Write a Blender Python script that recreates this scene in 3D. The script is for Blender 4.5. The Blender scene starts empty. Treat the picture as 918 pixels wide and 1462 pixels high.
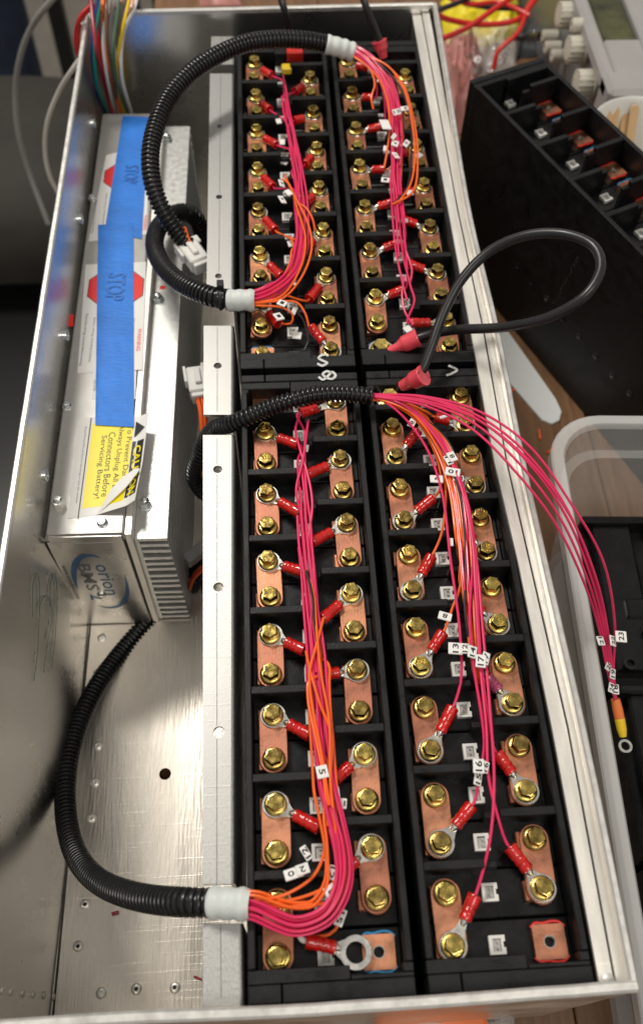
import bpy, bmesh, math, random
import numpy as np
from mathutils import Matrix, Vector, noise
from mathutils.geometry import tessellate_polygon
random.seed(7)
R_ = math.radians
scene = bpy.context.scene
S = 0.001                                   # the script is written in millimetres

# ------------------------------------------------------------------ camera
CAM_LOC = np.array([8.059, -42.14, 404.385]); CAM_ROT = (R_(31.5826), R_(-0.90036), R_(-3.0847)); FPX = 1317.135
cam = bpy.data.cameras.new('camera'); camo = bpy.data.objects.new('camera', cam)
scene.collection.objects.link(camo); scene.camera = camo
camo.location = CAM_LOC * S; camo.rotation_euler = CAM_ROT
cam.sensor_fit = 'VERTICAL'; cam.sensor_height = 36.0; cam.lens = FPX / 1462 * 36.0
cam.clip_start = 0.01; cam.clip_end = 60
cam.dof.use_dof = True; cam.dof.focus_distance = 0.470; cam.dof.aperture_fstop = 8.5
scene.render.resolution_x = 642; scene.render.resolution_y = 1024

# ------------------------------------------------------------------ light
w = bpy.data.worlds.new('World'); scene.world = w; w.use_nodes = True
bg = w.node_tree.nodes['Background']; bg.inputs[0].default_value = (1.0, 0.95, 0.88, 1); bg.inputs[1].default_value = 0.38
def area(name, loc, target, sx, sy, power, col):
    l = bpy.data.lights.new(name, 'AREA'); l.shape = 'RECTANGLE'; l.size = sx; l.size_y = sy; l.energy = power; l.color = col
    o = bpy.data.objects.new(name, l); scene.collection.objects.link(o); o.location = loc
    o.rotation_euler = (Vector(target) - Vector(loc)).to_track_quat('-Z', 'Y').to_euler()
    return o
area('ceiling_lamp', (-0.62, 1.10, 1.60), (0.0, 0.3, 0), 0.7, 0.2, 24, (1.0, 0.95, 0.87))
area('ceiling_lamp', (0.55, -0.60, 1.75), (0.0, 0.25, 0), 1.1, 0.3, 11, (1.0, 0.94, 0.85))
scene.view_settings.view_transform = 'Standard'; scene.view_settings.look = 'None'
scene.view_settings.exposure = 0.03; scene.view_settings.gamma = 1.0

# ------------------------------------------------------------------ pixel ray to a point at height z (mm)
def _rot(rx, ry, rz):
    return np.array(Matrix.Rotation(rz, 3, 'Z') @ Matrix.Rotation(ry, 3, 'Y') @ Matrix.Rotation(rx, 3, 'X'))
RM = _rot(*CAM_ROT)
def U(u, v, z):
    d = RM @ np.array([(u - 459) / FPX, -(v - 731) / FPX, -1.0]); t = (z - CAM_LOC[2]) / d[2]
    p = CAM_LOC + t * d
    return Vector((p[0], p[1], z))
def UX(u, v, x):                            # where the ray meets the plane at x
    d = RM @ np.array([(u - 459) / FPX, -(v - 731) / FPX, -1.0]); t = (x - CAM_LOC[0]) / d[0]
    return Vector(CAM_LOC + t * d)

# ------------------------------------------------------------------ materials
MATS = {}
def mat(name, col, rough=0.5, metal=0.0, var=0.0, vscale=200, bump=0.0, bscale=600, rvar=0.0, stretch=None, coat=0.0,
        trans=0.0, spec=0.5, alpha=1.0, col2=None, sss=0.0, aniso=0.0, orand=0.0):
    if name in MATS: return MATS[name]
    m = bpy.data.materials.new(name); m.use_nodes = True; nt = m.node_tree; N = nt.nodes; L = nt.links
    p = N['Principled BSDF']
    p.inputs['Base Color'].default_value = (*col, 1); p.inputs['Roughness'].default_value = rough
    p.inputs['Metallic'].default_value = metal; p.inputs['Specular IOR Level'].default_value = spec
    p.inputs['Coat Weight'].default_value = coat; p.inputs['Transmission Weight'].default_value = trans
    p.inputs['Alpha'].default_value = alpha; p.inputs['Anisotropic'].default_value = aniso
    if coat: p.inputs['Coat Roughness'].default_value = 0.12
    if sss: p.inputs['Subsurface Weight'].default_value = sss; p.inputs['Subsurface Radius'].default_value = (0.003, 0.001, 0.001); p.inputs['Subsurface Scale'].default_value = 1
    tc = N.new('ShaderNodeTexCoord'); mp = N.new('ShaderNodeMapping'); L.new(tc.outputs['Object'], mp.inputs[0])
    if stretch: mp.inputs['Scale'].default_value = stretch
    if var or rvar or col2:
        nz = N.new('ShaderNodeTexNoise'); nz.inputs['Scale'].default_value = vscale; nz.inputs['Detail'].default_value = 6; nz.inputs['Roughness'].default_value = 0.62
        L.new(mp.outputs[0], nz.inputs[0])
        cr = N.new('ShaderNodeMapRange'); cr.inputs[1].default_value = 0.3; cr.inputs[2].default_value = 0.7; L.new(nz.outputs[0], cr.inputs[0])
        if var or col2:
            mx = N.new('ShaderNodeMix'); mx.data_type = 'RGBA'
            c2 = col2 if col2 else tuple(c * (1 + var) for c in col); c1 = col if col2 else tuple(c * (1 - var) for c in col)
            mx.inputs[6].default_value = (*c1, 1); mx.inputs[7].default_value = (*[min(1, c) for c in c2], 1)
            L.new(cr.outputs[0], mx.inputs[0]); L.new(mx.outputs[2], p.inputs['Base Color'])
        if rvar:
            rr = N.new('ShaderNodeMapRange'); rr.inputs[3].default_value = max(0.02, rough - rvar); rr.inputs[4].default_value = min(1, rough + rvar)
            L.new(cr.outputs[0], rr.inputs[0]); L.new(rr.outputs[0], p.inputs['Roughness'])
    if orand:
        oi = N.new('ShaderNodeObjectInfo'); om = N.new('ShaderNodeMapRange'); om.inputs[3].default_value = 1 - orand; om.inputs[4].default_value = 1 + orand * .5
        L.new(oi.outputs['Random'], om.inputs[0]); hv = N.new('ShaderNodeHueSaturation'); L.new(om.outputs[0], hv.inputs['Value'])
        oh = N.new('ShaderNodeMapRange'); oh.inputs[3].default_value = .492; oh.inputs[4].default_value = .506; L.new(oi.outputs['Random'], oh.inputs[0]); L.new(oh.outputs[0], hv.inputs['Hue'])
        src = p.inputs['Base Color'].links[0].from_socket if p.inputs['Base Color'].links else None
        if src: L.new(src, hv.inputs['Color'])
        else: hv.inputs['Color'].default_value = (*col, 1)
        L.new(hv.outputs[0], p.inputs['Base Color'])
    if bump:
        bn = N.new('ShaderNodeTexNoise'); bn.inputs['Scale'].default_value = bscale; bn.inputs['Detail'].default_value = 4
        L.new(mp.outputs[0], bn.inputs[0])
        bp = N.new('ShaderNodeBump'); bp.inputs['Strength'].default_value = bump; bp.inputs['Distance'].default_value = 0.0006
        L.new(bn.outputs[0], bp.inputs['Height']); L.new(bp.outputs[0], p.inputs['Normal'])
    MATS[name] = m
    return m
def add_scratches(m, scale=60, amount=0.35, base_mix=(0.9, 0.88, 0.85)):
    """fine crossing scratches and small smudges over a bare metal sheet"""
    nt = m.node_tree; N = nt.nodes; L = nt.links; p = N['Principled BSDF']
    tc = N.new('ShaderNodeTexCoord')
    acc = None
    for ang, sc in ((0.5, (6, 260, 6)), (-0.9, (5, 190, 5)), (1.9, (4, 300, 4))):
        mp = N.new('ShaderNodeMapping'); mp.inputs['Rotation'].default_value = (0.1, 0.2, ang); mp.inputs['Scale'].default_value = sc
        L.new(tc.outputs['Object'], mp.inputs[0])
        nz = N.new('ShaderNodeTexNoise'); nz.inputs['Scale'].default_value = 3.0; nz.inputs['Detail'].default_value = 2; L.new(mp.outputs[0], nz.inputs[0])
        r = N.new('ShaderNodeMapRange'); r.inputs[1].default_value = 0.66; r.inputs[2].default_value = 0.74; L.new(nz.outputs[0], r.inputs[0])
        if acc is None: acc = r.outputs[0]
        else:
            a = N.new('ShaderNodeMath'); a.operation = 'MAXIMUM'; L.new(acc, a.inputs[0]); L.new(r.outputs[0], a.inputs[1]); acc = a.outputs[0]
    bp = N.new('ShaderNodeBump'); bp.inputs['Strength'].default_value = amount; bp.inputs['Distance'].default_value = 0.0002
    L.new(acc, bp.inputs['Height'])
    old = p.inputs['Normal'].links
    if old: L.new(old[0].from_socket, bp.inputs['Normal'])
    L.new(bp.outputs[0], p.inputs['Normal'])

black = mat('black_plastic', (0.0065, 0.0065, 0.007), 0.42, 0, var=0.55, vscale=90, bump=0.30, bscale=1500, rvar=0.14, spec=0.30)
add_scratches(black, amount=0.12)
cellp = mat('cell_plastic', (0.005, 0.005, 0.006), 0.25, 0, spec=0.38, var=0.3, vscale=80, bump=0.05, bscale=900, rvar=0.10)
copper_ = copper = mat('copper', (0.52, 0.232, 0.142), 0.46, 1, var=0.22, vscale=120, bump=0.14, bscale=900, rvar=0.14, orand=.22)
zinc = mat('yellow_zinc', (0.62, 0.46, 0.14), 0.26, 1, var=0.45, vscale=260, bump=0.16, bscale=700, rvar=0.14, orand=.30)
tin = mat('tinned_metal', (0.80, 0.78, 0.74), 0.26, 1, var=0.08, vscale=300, bump=0.06, bscale=1200, rvar=0.08)
redins = mat('red_insulator', (0.62, 0.010, 0.008), 0.16, 0, var=0.25, vscale=260, bump=0.5, bscale=420, coat=0.5, trans=0.12)
purpins = mat('purple_insulator', (0.42, 0.06, 0.14), 0.2, 0, var=0.2, vscale=260, bump=0.3, bscale=420, coat=0.5, trans=0.2)
pink = mat('pink_wire', (0.72, 0.022, 0.115), 0.34, 0, var=0.10, vscale=90, coat=0.15)
orange = mat('orange_wire', (0.88, 0.13, 0.012), 0.34, 0, var=0.10, vscale=90, coat=0.15)
blackw = mat('black_wire', (0.012, 0.012, 0.013), 0.36, 0, var=0.2, vscale=60, rvar=0.06)
cond = mat('black_conduit', (0.009, 0.009, 0.0095), 0.27, 0, var=0.25, vscale=60, rvar=0.08)
wrap = mat('white_tape_wrap', (0.62, 0.66, 0.64), 0.5, 0, var=0.08, vscale=90, bump=0.4, bscale=260)
paper = mat('white_paper', (0.80, 0.79, 0.77), 0.55, 0, var=0.03, vscale=50)
ink = mat('black_ink', (0.015, 0.015, 0.015), 0.5)
whitep = mat('white_plastic', (0.74, 0.73, 0.70), 0.35, 0, var=0.05, vscale=90)
alu_sheet = mat('aluminium_sheet', (0.74, 0.69, 0.615), 0.38, 1, var=0.13, vscale=30, rvar=0.17, bump=0.35, bscale=700, stretch=(1, 0.10, 1)); add_scratches(alu_sheet, amount=0.16)
alu_wall = mat('polished_aluminium', (0.76, 0.745, 0.72), 0.29, 1, var=0.06, vscale=20, rvar=0.07, bump=0.10, bscale=45); add_scratches(alu_wall, amount=0.05)
alu_rail = mat('milled_aluminium', (0.47, 0.465, 0.45), 0.46, 1, var=0.10, vscale=1400, rvar=0.10, bump=0.10, bscale=2200, stretch=(1, .5, 1)); add_scratches(alu_rail, amount=0.14)
alu_bright = mat('bright_aluminium', (0.86, 0.83, 0.77), 0.42, 0.65, var=0.10, vscale=120, rvar=0.10, bump=0.12, bscale=500, stretch=(1, 0.12, 1)); add_scratches(alu_bright, amount=0.14)
alu_rim = mat('rim_aluminium', (0.70, 0.69, 0.66), 0.42, 0.7, var=0.10, vscale=150, rvar=0.08, bump=0.2, bscale=300)
scribe = mat('pencil_line', (0.06, 0.06, 0.08), 0.5)
bmsg = mat('silver_grey_case', (0.43, 0.42, 0.40), 0.36, 0.35, var=0.05, vscale=90, bump=0.04, bscale=900, rvar=0.05)
bmsf = mat('case_front', (0.58, 0.565, 0.54), 0.30, 0.95, var=0.05, vscale=50, bump=0.03, bscale=300, rvar=0.06)
finm = mat('heatsink_aluminium', (0.66, 0.66, 0.645), 0.40, 0.85, var=0.05, vscale=300, rvar=0.08, bump=0.02, bscale=600)
steel = mat('zinc_screw', (0.74, 0.77, 0.78), 0.22, 1, var=0.08, vscale=400, rvar=0.06)
bluetape = mat('blue_tape', (0.015, 0.19, 0.70), 0.55, 0, var=0.14, vscale=60, bump=0.6, bscale=500, stretch=(.35, 1, 1))
bluetape2 = mat('blue_tape_over_print', (0.014, 0.145, 0.53), 0.5, 0, var=0.12, vscale=60, bump=0.35, bscale=240)
redp = mat('red_print', (0.78, 0.018, 0.016), 0.45)
redgask = mat('red_gasket', (0.68, 0.03, 0.025), 0.4)
bluegask = mat('blue_gasket', (0.02, 0.20, 0.42), 0.4)
yellowp = mat('yellow_print', (0.86, 0.72, 0.008), 0.42)
logoblue = mat('logo_blue', (0.035, 0.11, 0.24), 0.35)
logogrey = mat('logo_grey', (0.13, 0.13, 0.14), 0.35)
boot = mat('pink_red_boot', (0.86, 0.085, 0.12), 0.32, 0, var=0.12, vscale=70, coat=0.3, sss=0.2)
chalk = mat('white_paint_pen', (0.62, 0.62, 0.62), 0.6, 0, var=0.25, vscale=400)
wood = mat('table_wood', (0.13, 0.062, 0.028), 0.45, 0, col2=(0.24, 0.125, 0.058), vscale=28, bump=0.15, bscale=50, stretch=(9, 0.8, 1), rvar=0.1)
concrete = mat('concrete', (0.36, 0.325, 0.275), 0.7, 0, var=0.25, vscale=6)
chairg = mat('grey_upholstery', (0.030, 0.026, 0.021), 0.75, 0, var=0.22, vscale=14, bump=0.3, bscale=300)
jeans = mat('dark_jeans', (0.016, 0.027, 0.058), 0.85, 0, var=0.3, vscale=30)
blackm = mat('black_metal', (0.012, 0.012, 0.012), 0.4, 0.3)
instg = mat('instrument_grey', (0.34, 0.33, 0.32), 0.42, 0, var=0.06, vscale=20)
instd = mat('instrument_panel', (0.13, 0.135, 0.145), 0.35, 0, var=0.1, vscale=20)
olive = mat('display_reflection', (0.055, 0.055, 0.018), 0.25, 0, var=0.7, vscale=34)  # olive mottling paints a reflection into the dark display
knobm = mat('beige_knob', (0.55, 0.52, 0.44), 0.45)
cream = mat('cream_card', (0.55, 0.50, 0.37), 0.6, 0, var=0.05, vscale=10)
cupm = mat('white_cup', (0.80, 0.79, 0.76), 0.3, 0)
stickm = mat('pale_wood', (0.66, 0.44, 0.23), 0.55, 0, var=0.15, vscale=60, stretch=(1, 1, 0.1))
clearp = mat('clear_bin_plastic', (0.80, 0.80, 0.79), 0.25, 0, alpha=0.34, var=0.03, vscale=30)
clearrim = mat('milky_bin_rim', (0.82, 0.82, 0.81), 0.28, 0, alpha=0.50, var=0.04, vscale=30)
clearbag = mat('clear_bag', (0.85, 0.84, 0.82), 0.12, 0, alpha=0.34, bump=0.5, bscale=30, coat=0.5)
pinkbag = mat('pink_bag', (0.78, 0.36, 0.33), 0.25, 0, alpha=0.75, var=0.35, vscale=28, bump=0.6, bscale=40, coat=0.4)
yellowbag = mat('yellow_bag', (0.86, 0.70, 0.02), 0.35, 0, var=0.12, vscale=20, bump=0.7, bscale=30)
redcab = mat('red_cable', (0.62, 0.02, 0.015), 0.35, 0, coat=0.1)
orangeobj = mat('orange_plastic', (0.80, 0.20, 0.05), 0.4)
greenp = mat('green_plastic', (0.006, 0.13, 0.035), 0.3)
WC = {k: mat(k + '_lead', c, 0.38) for k, c in dict(red=(0.55, .02, .02), navy=(.01, .035, .18), teal=(0, .16, .12), white=(.72, .70, .68), orange=(.85, .18, .03), grey=(.30, .29, .28), yellow=(.80, .56, .01), brown=(.16, .08, .05), maroon=(.32, .02, .04), salmon=(.75, .40, .32), green=(.06, .13, .08)).items()}
whitecab = mat('white_cable', (0.58, 0.55, 0.51), 0.45); greycab = mat('grey_cable', (0.28, 0.27, 0.26), 0.45)
yellowins = mat('yellow_insulator', (0.80, 0.55, 0.02), 0.3)

# ------------------------------------------------------------------ mesh helpers (mm)
class MB:
    def __init__(s): s.v = []; s.f = []
    def add(s, vs, fs):
        o = len(s.v); s.v += [tuple(p) for p in vs]; s.f += [tuple(i + o for i in f) for f in fs]; return s
    def box(s, x0, x1, y0, y1, z0, z1, b=0.0):
        if b <= 0:
            return s.add([(x, y, z) for x in (x0, x1) for y in (y0, y1) for z in (z0, z1)],
                         [(0, 1, 3, 2), (4, 6, 7, 5), (0, 4, 5, 1), (2, 3, 7, 6), (0, 2, 6, 4), (1, 5, 7, 3)])
        c = ((x0 + x1) / 2, (y0 + y1) / 2, (z0 + z1) / 2); h = ((x1 - x0) / 2, (y1 - y0) / 2, (z1 - z0) / 2)
        idx = {}; vs = []
        for sx in (-1, 1):
            for sy in (-1, 1):
                for sz in (-1, 1):
                    for a in range(3):
                        d = [h[0] - b, h[1] - b, h[2] - b]; d[a] = h[a]
                        idx[(sx, sy, sz, a)] = len(vs); vs.append((c[0] + sx * d[0], c[1] + sy * d[1], c[2] + sz * d[2]))
        fs = []
        g = lambda sg, a: idx[(*sg, a)]
        for a in range(3):
            o1, o2 = [i for i in range(3) if i != a]
            for sa in (-1, 1):
                q = []
                for s1, s2 in ((-1, -1), (1, -1), (1, 1), (-1, 1)):
                    sg = [0, 0, 0]; sg[a] = sa; sg[o1] = s1; sg[o2] = s2; q.append(g(sg, a))
                fs.append(tuple(q))
            for s1 in (-1, 1):
                for s2 in (-1, 1):
                    sg0 = [0, 0, 0]; sg0[o1] = s1; sg0[o2] = s2; sg1 = list(sg0); sg0[a] = -1; sg1[a] = 1
                    fs.append((g(sg0, o1), g(sg1, o1), g(sg1, o2), g(sg0, o2)))
        for sx in (-1, 1):
            for sy in (-1, 1):
                for sz in (-1, 1): fs.append(tuple(g((sx, sy, sz), a) for a in range(3)))
        return s.add(vs, fs)
    def lathe(s, prof, n=24, origin=(0, 0, 0), axis=(0, 0, 1), cap0=True, cap1=True):
        q = Vector((0, 0, 1)).rotation_difference(Vector(axis)); o = Vector(origin); vs = []; fs = []
        for r, z in prof:
            for i in range(n):
                a = 2 * math.pi * i / n; vs.append(o + q @ Vector((r * math.cos(a), r * math.sin(a), z)))
        m = len(prof)
        for j in range(m - 1):
            for i in range(n): fs.append((j * n + i, j * n + (i + 1) % n, (j + 1) * n + (i + 1) % n, (j + 1) * n + i))
        if cap0: fs.append(tuple(range(n - 1, -1, -1)))
        if cap1: fs.append(tuple((m - 1) * n + i for i in range(n)))
        return s.add(vs, fs)
    def tube(s, pts, radii, n=8, caps=True):
        pts = [Vector(p) for p in pts]; m = len(pts)
        if not hasattr(radii, '__len__'): radii = [radii] * m
        T = [(pts[min(i + 1, m - 1)] - pts[max(i - 1, 0)]).normalized() for i in range(m)]
        ref = Vector((0, 0, 1)) if abs(T[0].z) < 0.9 else Vector((1, 0, 0))
        nrm = T[0].cross(ref).normalized(); vs = []; fs = []
        for i in range(m):
            if i: nrm = (T[i - 1].rotation_difference(T[i]) @ nrm); nrm = (nrm - T[i] * nrm.dot(T[i])).normalized()
            bn = T[i].cross(nrm)
            for k in range(n):
                a = 2 * math.pi * k / n; vs.append(pts[i] + (nrm * math.cos(a) + bn * math.sin(a)) * radii[i])
        for j in range(m - 1):
            for i in range(n): fs.append((j * n + i, j * n + (i + 1) % n, (j + 1) * n + (i + 1) % n, (j + 1) * n + i))
        if caps: fs += [tuple(range(n - 1, -1, -1)), tuple((m - 1) * n + i for i in range(n))]
        return s.add(vs, fs)
    def plate(s, outer, holes, z0, z1):      # flat plate with holes, outline in xy
        loops = [[Vector((x, y, 0)) for x, y in l] for l in [outer] + holes]
        tris = tessellate_polygon(loops); flat = [p for l in loops for p in l]; n = len(flat)
        vs = [(p.x, p.y, z1) for p in flat] + [(p.x, p.y, z0) for p in flat]
        fs = [tuple(t) for t in tris] + [tuple(i + n for i in t[::-1]) for t in tris]
        o = 0
        for l in loops:
            k = len(l)
            for i in range(k): a, b = o + i, o + (i + 1) % k; fs.append((a, b, b + n, a + n))
            o += k
        return s.add(vs, fs)
    def strip(s, A, B, z0, z1):              # ruled slab between two polylines (lists of (x,y))
        m = len(A); vs = []
        for a, b in zip(A, B): vs += [(a[0], a[1], z1), (b[0], b[1], z1), (b[0], b[1], z0), (a[0], a[1], z0)]
        fs = []
        for i in range(m - 1):
            for k in range(4): fs.append((i * 4 + k, i * 4 + (k + 1) % 4, i * 4 + 4 + (k + 1) % 4, i * 4 + 4 + k))
        fs += [(0, 1, 2, 3), tuple((m - 1) * 4 + k for k in range(4))]
        return s.add(vs, fs)
    def xf(s, M):
        s.v = [tuple(M @ Vector(p)) for p in s.v]; return s
def circ(cx, cy, r, n=20): return [(cx + r * math.cos(2 * math.pi * i / n), cy + r * math.sin(2 * math.pi * i / n)) for i in range(n)]
def spline(pts, step=1.5):
    P = [Vector(p) for p in pts]; P = [P[0] * 2 - P[1]] + P + [P[-1] * 2 - P[-2]]; out = []
    for i in range(1, len(P) - 2):
        a, b, c, d = P[i - 1:i + 3]; n = max(2, int((c - b).length / step))
        t0 = 0; t1 = max(1e-3, (b - a).length ** 0.5); t2 = t1 + max(1e-3, (c - b).length ** 0.5); t3 = t2 + max(1e-3, (d - c).length ** 0.5)
        for k in range(n):
            t = t1 + (t2 - t1) * k / n
            A1 = a * ((t1 - t) / (t1 - t0)) + b * ((t - t0) / (t1 - t0)); A2 = b * ((t2 - t) / (t2 - t1)) + c * ((t - t1) / (t2 - t1)); A3 = c * ((t3 - t) / (t3 - t2)) + d * ((t - t2) / (t3 - t2))
            B1 = A1 * ((t2 - t) / (t2 - t0)) + A2 * ((t - t0) / (t2 - t0)); B2 = A2 * ((t3 - t) / (t3 - t1)) + A3 * ((t - t1) / (t3 - t1))
            out.append(B1 * ((t2 - t) / (t2 - t1)) + B2 * ((t - t1) / (t2 - t1)))
    out.append(P[-2]); return out
def resample(pts, step):
    out = [pts[0]]; acc = 0
    for a, b in zip(pts[:-1], pts[1:]):
        L = (b - a).length; t = step - acc
        while t <= L and L > 0:
            out.append(a + (b - a) * (t / L)); t += step
        acc = (acc + L) % step
    return out

ROOTM = {}
def link(o):
    scene.collection.objects.link(o); return o
def mesh_from(name, mb, m, smooth=35):
    me = bpy.data.meshes.new(name); me.from_pydata([(x * S, y * S, z * S) for x, y, z in mb.v], [], mb.f)
    bm = bmesh.new(); bm.from_mesh(me); bmesh.ops.recalc_face_normals(bm, faces=bm.faces); bm.to_mesh(me); bm.free()
    me.materials.append(m)
    if smooth:
        me.polygons.foreach_set('use_smooth', [True] * len(me.polygons)); me.set_sharp_from_angle(angle=R_(smooth))
    me.update(); return me
def thing(name, label, cat, loc=(0, 0, 0), rz=0.0, group=None):
    o = link(bpy.data.objects.new(name, None)); o.location = Vector(loc) * S; o.rotation_euler = (0, 0, rz); o.empty_display_size = 0.02
    o['label'] = label; o['category'] = cat
    if group: o['group'] = group
    ROOTM[o] = Matrix.Translation(Vector(loc)) @ Matrix.Rotation(rz, 4, 'Z')
    return o
def part(name, mb, m, parent, world=True, smooth=35, label=None, kind=None):
    """mesh part; verts given in world mm when world, else in the parent's own mm frame"""
    if world: mb.xf(ROOTM[parent].inverted())
    o = link(bpy.data.objects.new(name, mesh_from(name, mb, m, smooth))); o.parent = parent; ROOTM[o] = ROOTM[parent]
    if label: o['label'] = label
    if kind: o['kind'] = kind
    return o
def inst(name, me, parent, loc, rz=0.0):
    o = link(bpy.data.objects.new(name, me)); o.parent = parent; o.location = Vector(loc) * S; o.rotation_euler = (0, 0, rz)
    return o
def single(name, mb, m, label, cat, smooth=35, group=None, kind=None):
    xs = [p[0] for p in mb.v]; ys = [p[1] for p in mb.v]; zs = [p[2] for p in mb.v]
    c = Vector(((min(xs) + max(xs)) / 2, (min(ys) + max(ys)) / 2, min(zs)))
    mb.xf(Matrix.Translation(-c)); o = link(bpy.data.objects.new(name, mesh_from(name, mb, m, smooth))); o.location = c * S
    if kind: o['kind'] = kind
    else: o['label'] = label; o['category'] = cat
    if group: o['group'] = group
    return o
TXT = {}
def text_mb(body, size, origin, xdir, ydir, width=None, depth=0.0, bold=0.0):
    """flat lettering; origin is the middle of the word, xdir the reading direction, ydir the letters' up"""
    key = (body, bold)
    if key not in TXT:
        cu = bpy.data.curves.new('t', 'FONT'); cu.body = body; cu.size = 1; cu.resolution_u = 2; cu.offset = bold
        ob = link(bpy.data.objects.new('t', cu)); dg = bpy.context.evaluated_depsgraph_get(); dg.update()
        me = bpy.data.meshes.new_from_object(ob.evaluated_get(dg))
        TXT[key] = ([tuple(v.co) for v in me.vertices], [tuple(p.vertices) for p in me.polygons])
        bpy.data.objects.remove(ob); bpy.data.curves.remove(cu); bpy.data.meshes.remove(me)
    vs, fs = TXT[key]
    x0 = min(v[0] for v in vs); x1 = max(v[0] for v in vs); y0 = min(v[1] for v in vs); y1 = max(v[1] for v in vs)
    k = size; kx = size if width is None else width / (x1 - x0)
    X = Vector(xdir); Y = Vector(ydir); O = Vector(origin)
    mb = MB(); P = [O + X * ((v[0] - (x0 + x1) / 2) * kx) + Y * ((v[1] - (y0 + y1) / 2) * k) for v in vs]
    if depth:
        Nn = X.cross(Y).normalized(); n = len(P)
        from collections import Counter
        ec = Counter(); [ec.update([tuple(sorted((f[i], f[(i + 1) % len(f)])))]) for f in fs for i in range(len(f))]
        F = [f for f in fs]
        for f in fs:
            for i in range(len(f)):
                a, b = f[i], f[(i + 1) % len(f)]
                if ec[tuple(sorted((a, b)))] == 1: F.append((a, b, b + n, a + n))
        return mb.add([p + Nn * depth for p in P] + P, F)
    return mb.add(P, fs)

# ------------------------------------------------------------------ setting: floor and table
TZ = -170.0
single('ground', MB().box(-4000, 4000, -3000, 6000, -920, -900), concrete, '', '', kind='structure')
tbl = thing('work_table', 'brown wooden workbench under the metal enclosure and clutter', 'table', (240, 500, -900))
nplank = 12
for i in range(nplank):
    x0 = -112 + i * 90
    part('plank', MB().box(x0, x0 + 89.2, -420, 1700, TZ - 36, TZ, 0.8), wood, tbl)
for lx in (-60, 900):
    for ly in (-330, 1600): part('leg', MB().box(lx, lx + 60, ly, ly + 60, -900, TZ - 36.5, 2), wood, tbl)

# ------------------------------------------------------------------ the aluminium enclosure
FZ = -156.0; RZ = 12.0
enc = thing('aluminium_enclosure', 'open silver sheet metal tray holding the battery modules and control box', 'enclosure', (0, 300, TZ))
a, b = U(0, 817, RZ), U(125, 18, RZ)
def left_x(y): return a.x + (b.x - a.x) * (y - a.y) / (b.y - a.y)
YF, YBL, YBR = -19.5, 640.0, 644.5
ST = [(300, 640, 653, 664, 672), (473, 672, 690, 703, 713), (660, 706, 723, 738, 750), (800, 739, 755, 769, 781), (1040, 788, 810, 825, 836), (1413, 857, 879, 900, 912)]
ST = [(105, 604, 617, 628, 640)] + ST
def col(i, z):
    P = [U(s[i], s[0], z) for s in ST]; L = [(p.x, p.y) for p in P]
    (x0, y0), (x1, y1) = L[0], L[1]; L = [(x0 + (x0 - x1) / (y0 - y1) * (YBR - 2 - y0), YBR - 2)] + L[:-1] + [(L[-1][0], YF + 2)]
    return L
inn, midl, outb, rimr = col(1, 6), col(2, 6), col(3, 6), col(4, RZ)
rimr[0] = (rimr[0][0], YBR); rimr[-1] = (rimr[-1][0], YF)
xl0, xl1 = left_x(YF), left_x(YBL); xr0 = rimr[-1][0]; xr1 = rimr[0][0]
hole = U(236, 1105, FZ)
part('floor_panel', MB().plate([(xl0 + 1, YF), (xr0, YF), (xr1, YBR), (xl1 + 1, YBL)], [circ(hole.x, hole.y, 3.6)], FZ - 2, FZ), alu_sheet, enc, smooth=0)
rs_ = random.Random(3)
part('corner_seam', MB().strip([(left_x(YF) + 5.2, YF), (left_x(YBL) + 5.2, YBL)], [(left_x(YF) + 6.3, YF), (left_x(YBL) + 6.3, YBL)], FZ + .05, FZ + .5), mat('seam_dark', (.05, .045, .04), .6), enc, smooth=0)
for px, py, an, ln in ((160, 1175, 52, 14), (172, 1165, 50, 8), (212, 1070, 40, 5), (205, 1105, 48, 5), (190, 1000, 20, 3), (150, 1300, 60, 6), (196, 1360, 20, 5), (120, 1330, 70, 8), (165, 1395, 62, 7), (220, 1210, 35, 4), (240, 1020, 80, 4), (130, 1385, 55, 9)):
    c = U(px, py, FZ); d = Vector((math.cos(R_(an)), math.sin(R_(an)), 0)) * ln / 2; n = Vector((-d.y, d.x, 0)).normalized() * rs_.uniform(.10, .22)
    part('scratch', MB().add([c - d + Vector((0, 0, .04)), c + n + Vector((0, 0, .04)), c + d + Vector((0, 0, .04)), c - n + Vector((0, 0, .04))], [(0, 1, 2, 3)]), mat('fresh_scratch', (.9, .88, .85), .55, 1), enc, smooth=0)
# left wall: gently wavy sheet
def wall_sheet(p0, p1, z0, z1, nrm, wav, nx=40, nz=10, th=1.6, lean=0.0):
    mb = MB(); vs = []; fs = []; p0 = Vector(p0); p1 = Vector(p1); nrm = Vector(nrm)
    for side in (0, 1):
        for i in range(nx + 1):
            for j in range(nz + 1):
                q = p0.lerp(p1, i / nx); z = z0 + (z1 - z0) * j / nz
                d = wav * noise.noise(Vector((q.x * .012, q.y * .012, z * .016)))
                vs.append(Vector((q.x, q.y, z)) + nrm * (d - side * th + lean * (1 - j / nz)))
    n1 = (nx + 1) * (nz + 1)
    for i in range(nx):
        for j in range(nz):
            a = i * (nz + 1) + j; b = a + nz + 1
            fs += [(a, b, b + 1, a + 1), (n1 + a, n1 + a + 1, n1 + b + 1, n1 + b)]
    return mb.add(vs, fs)
part('left_wall', wall_sheet((xl0 + .5, YF, 0), (xl1 + .5, YBL, 0), FZ, RZ - 1, (1, 0, 0), 0.7, lean=4.5), alu_wall, enc)
for fx, fy in ((-80, 40), (90, 40), (-80, 590), (90, 590)): part('rubber_foot', MB().lathe([(12, TZ + .1), (13, TZ + 1), (13, FZ - 2.1)], 20, (fx, fy, 0)), ink, enc)
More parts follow.
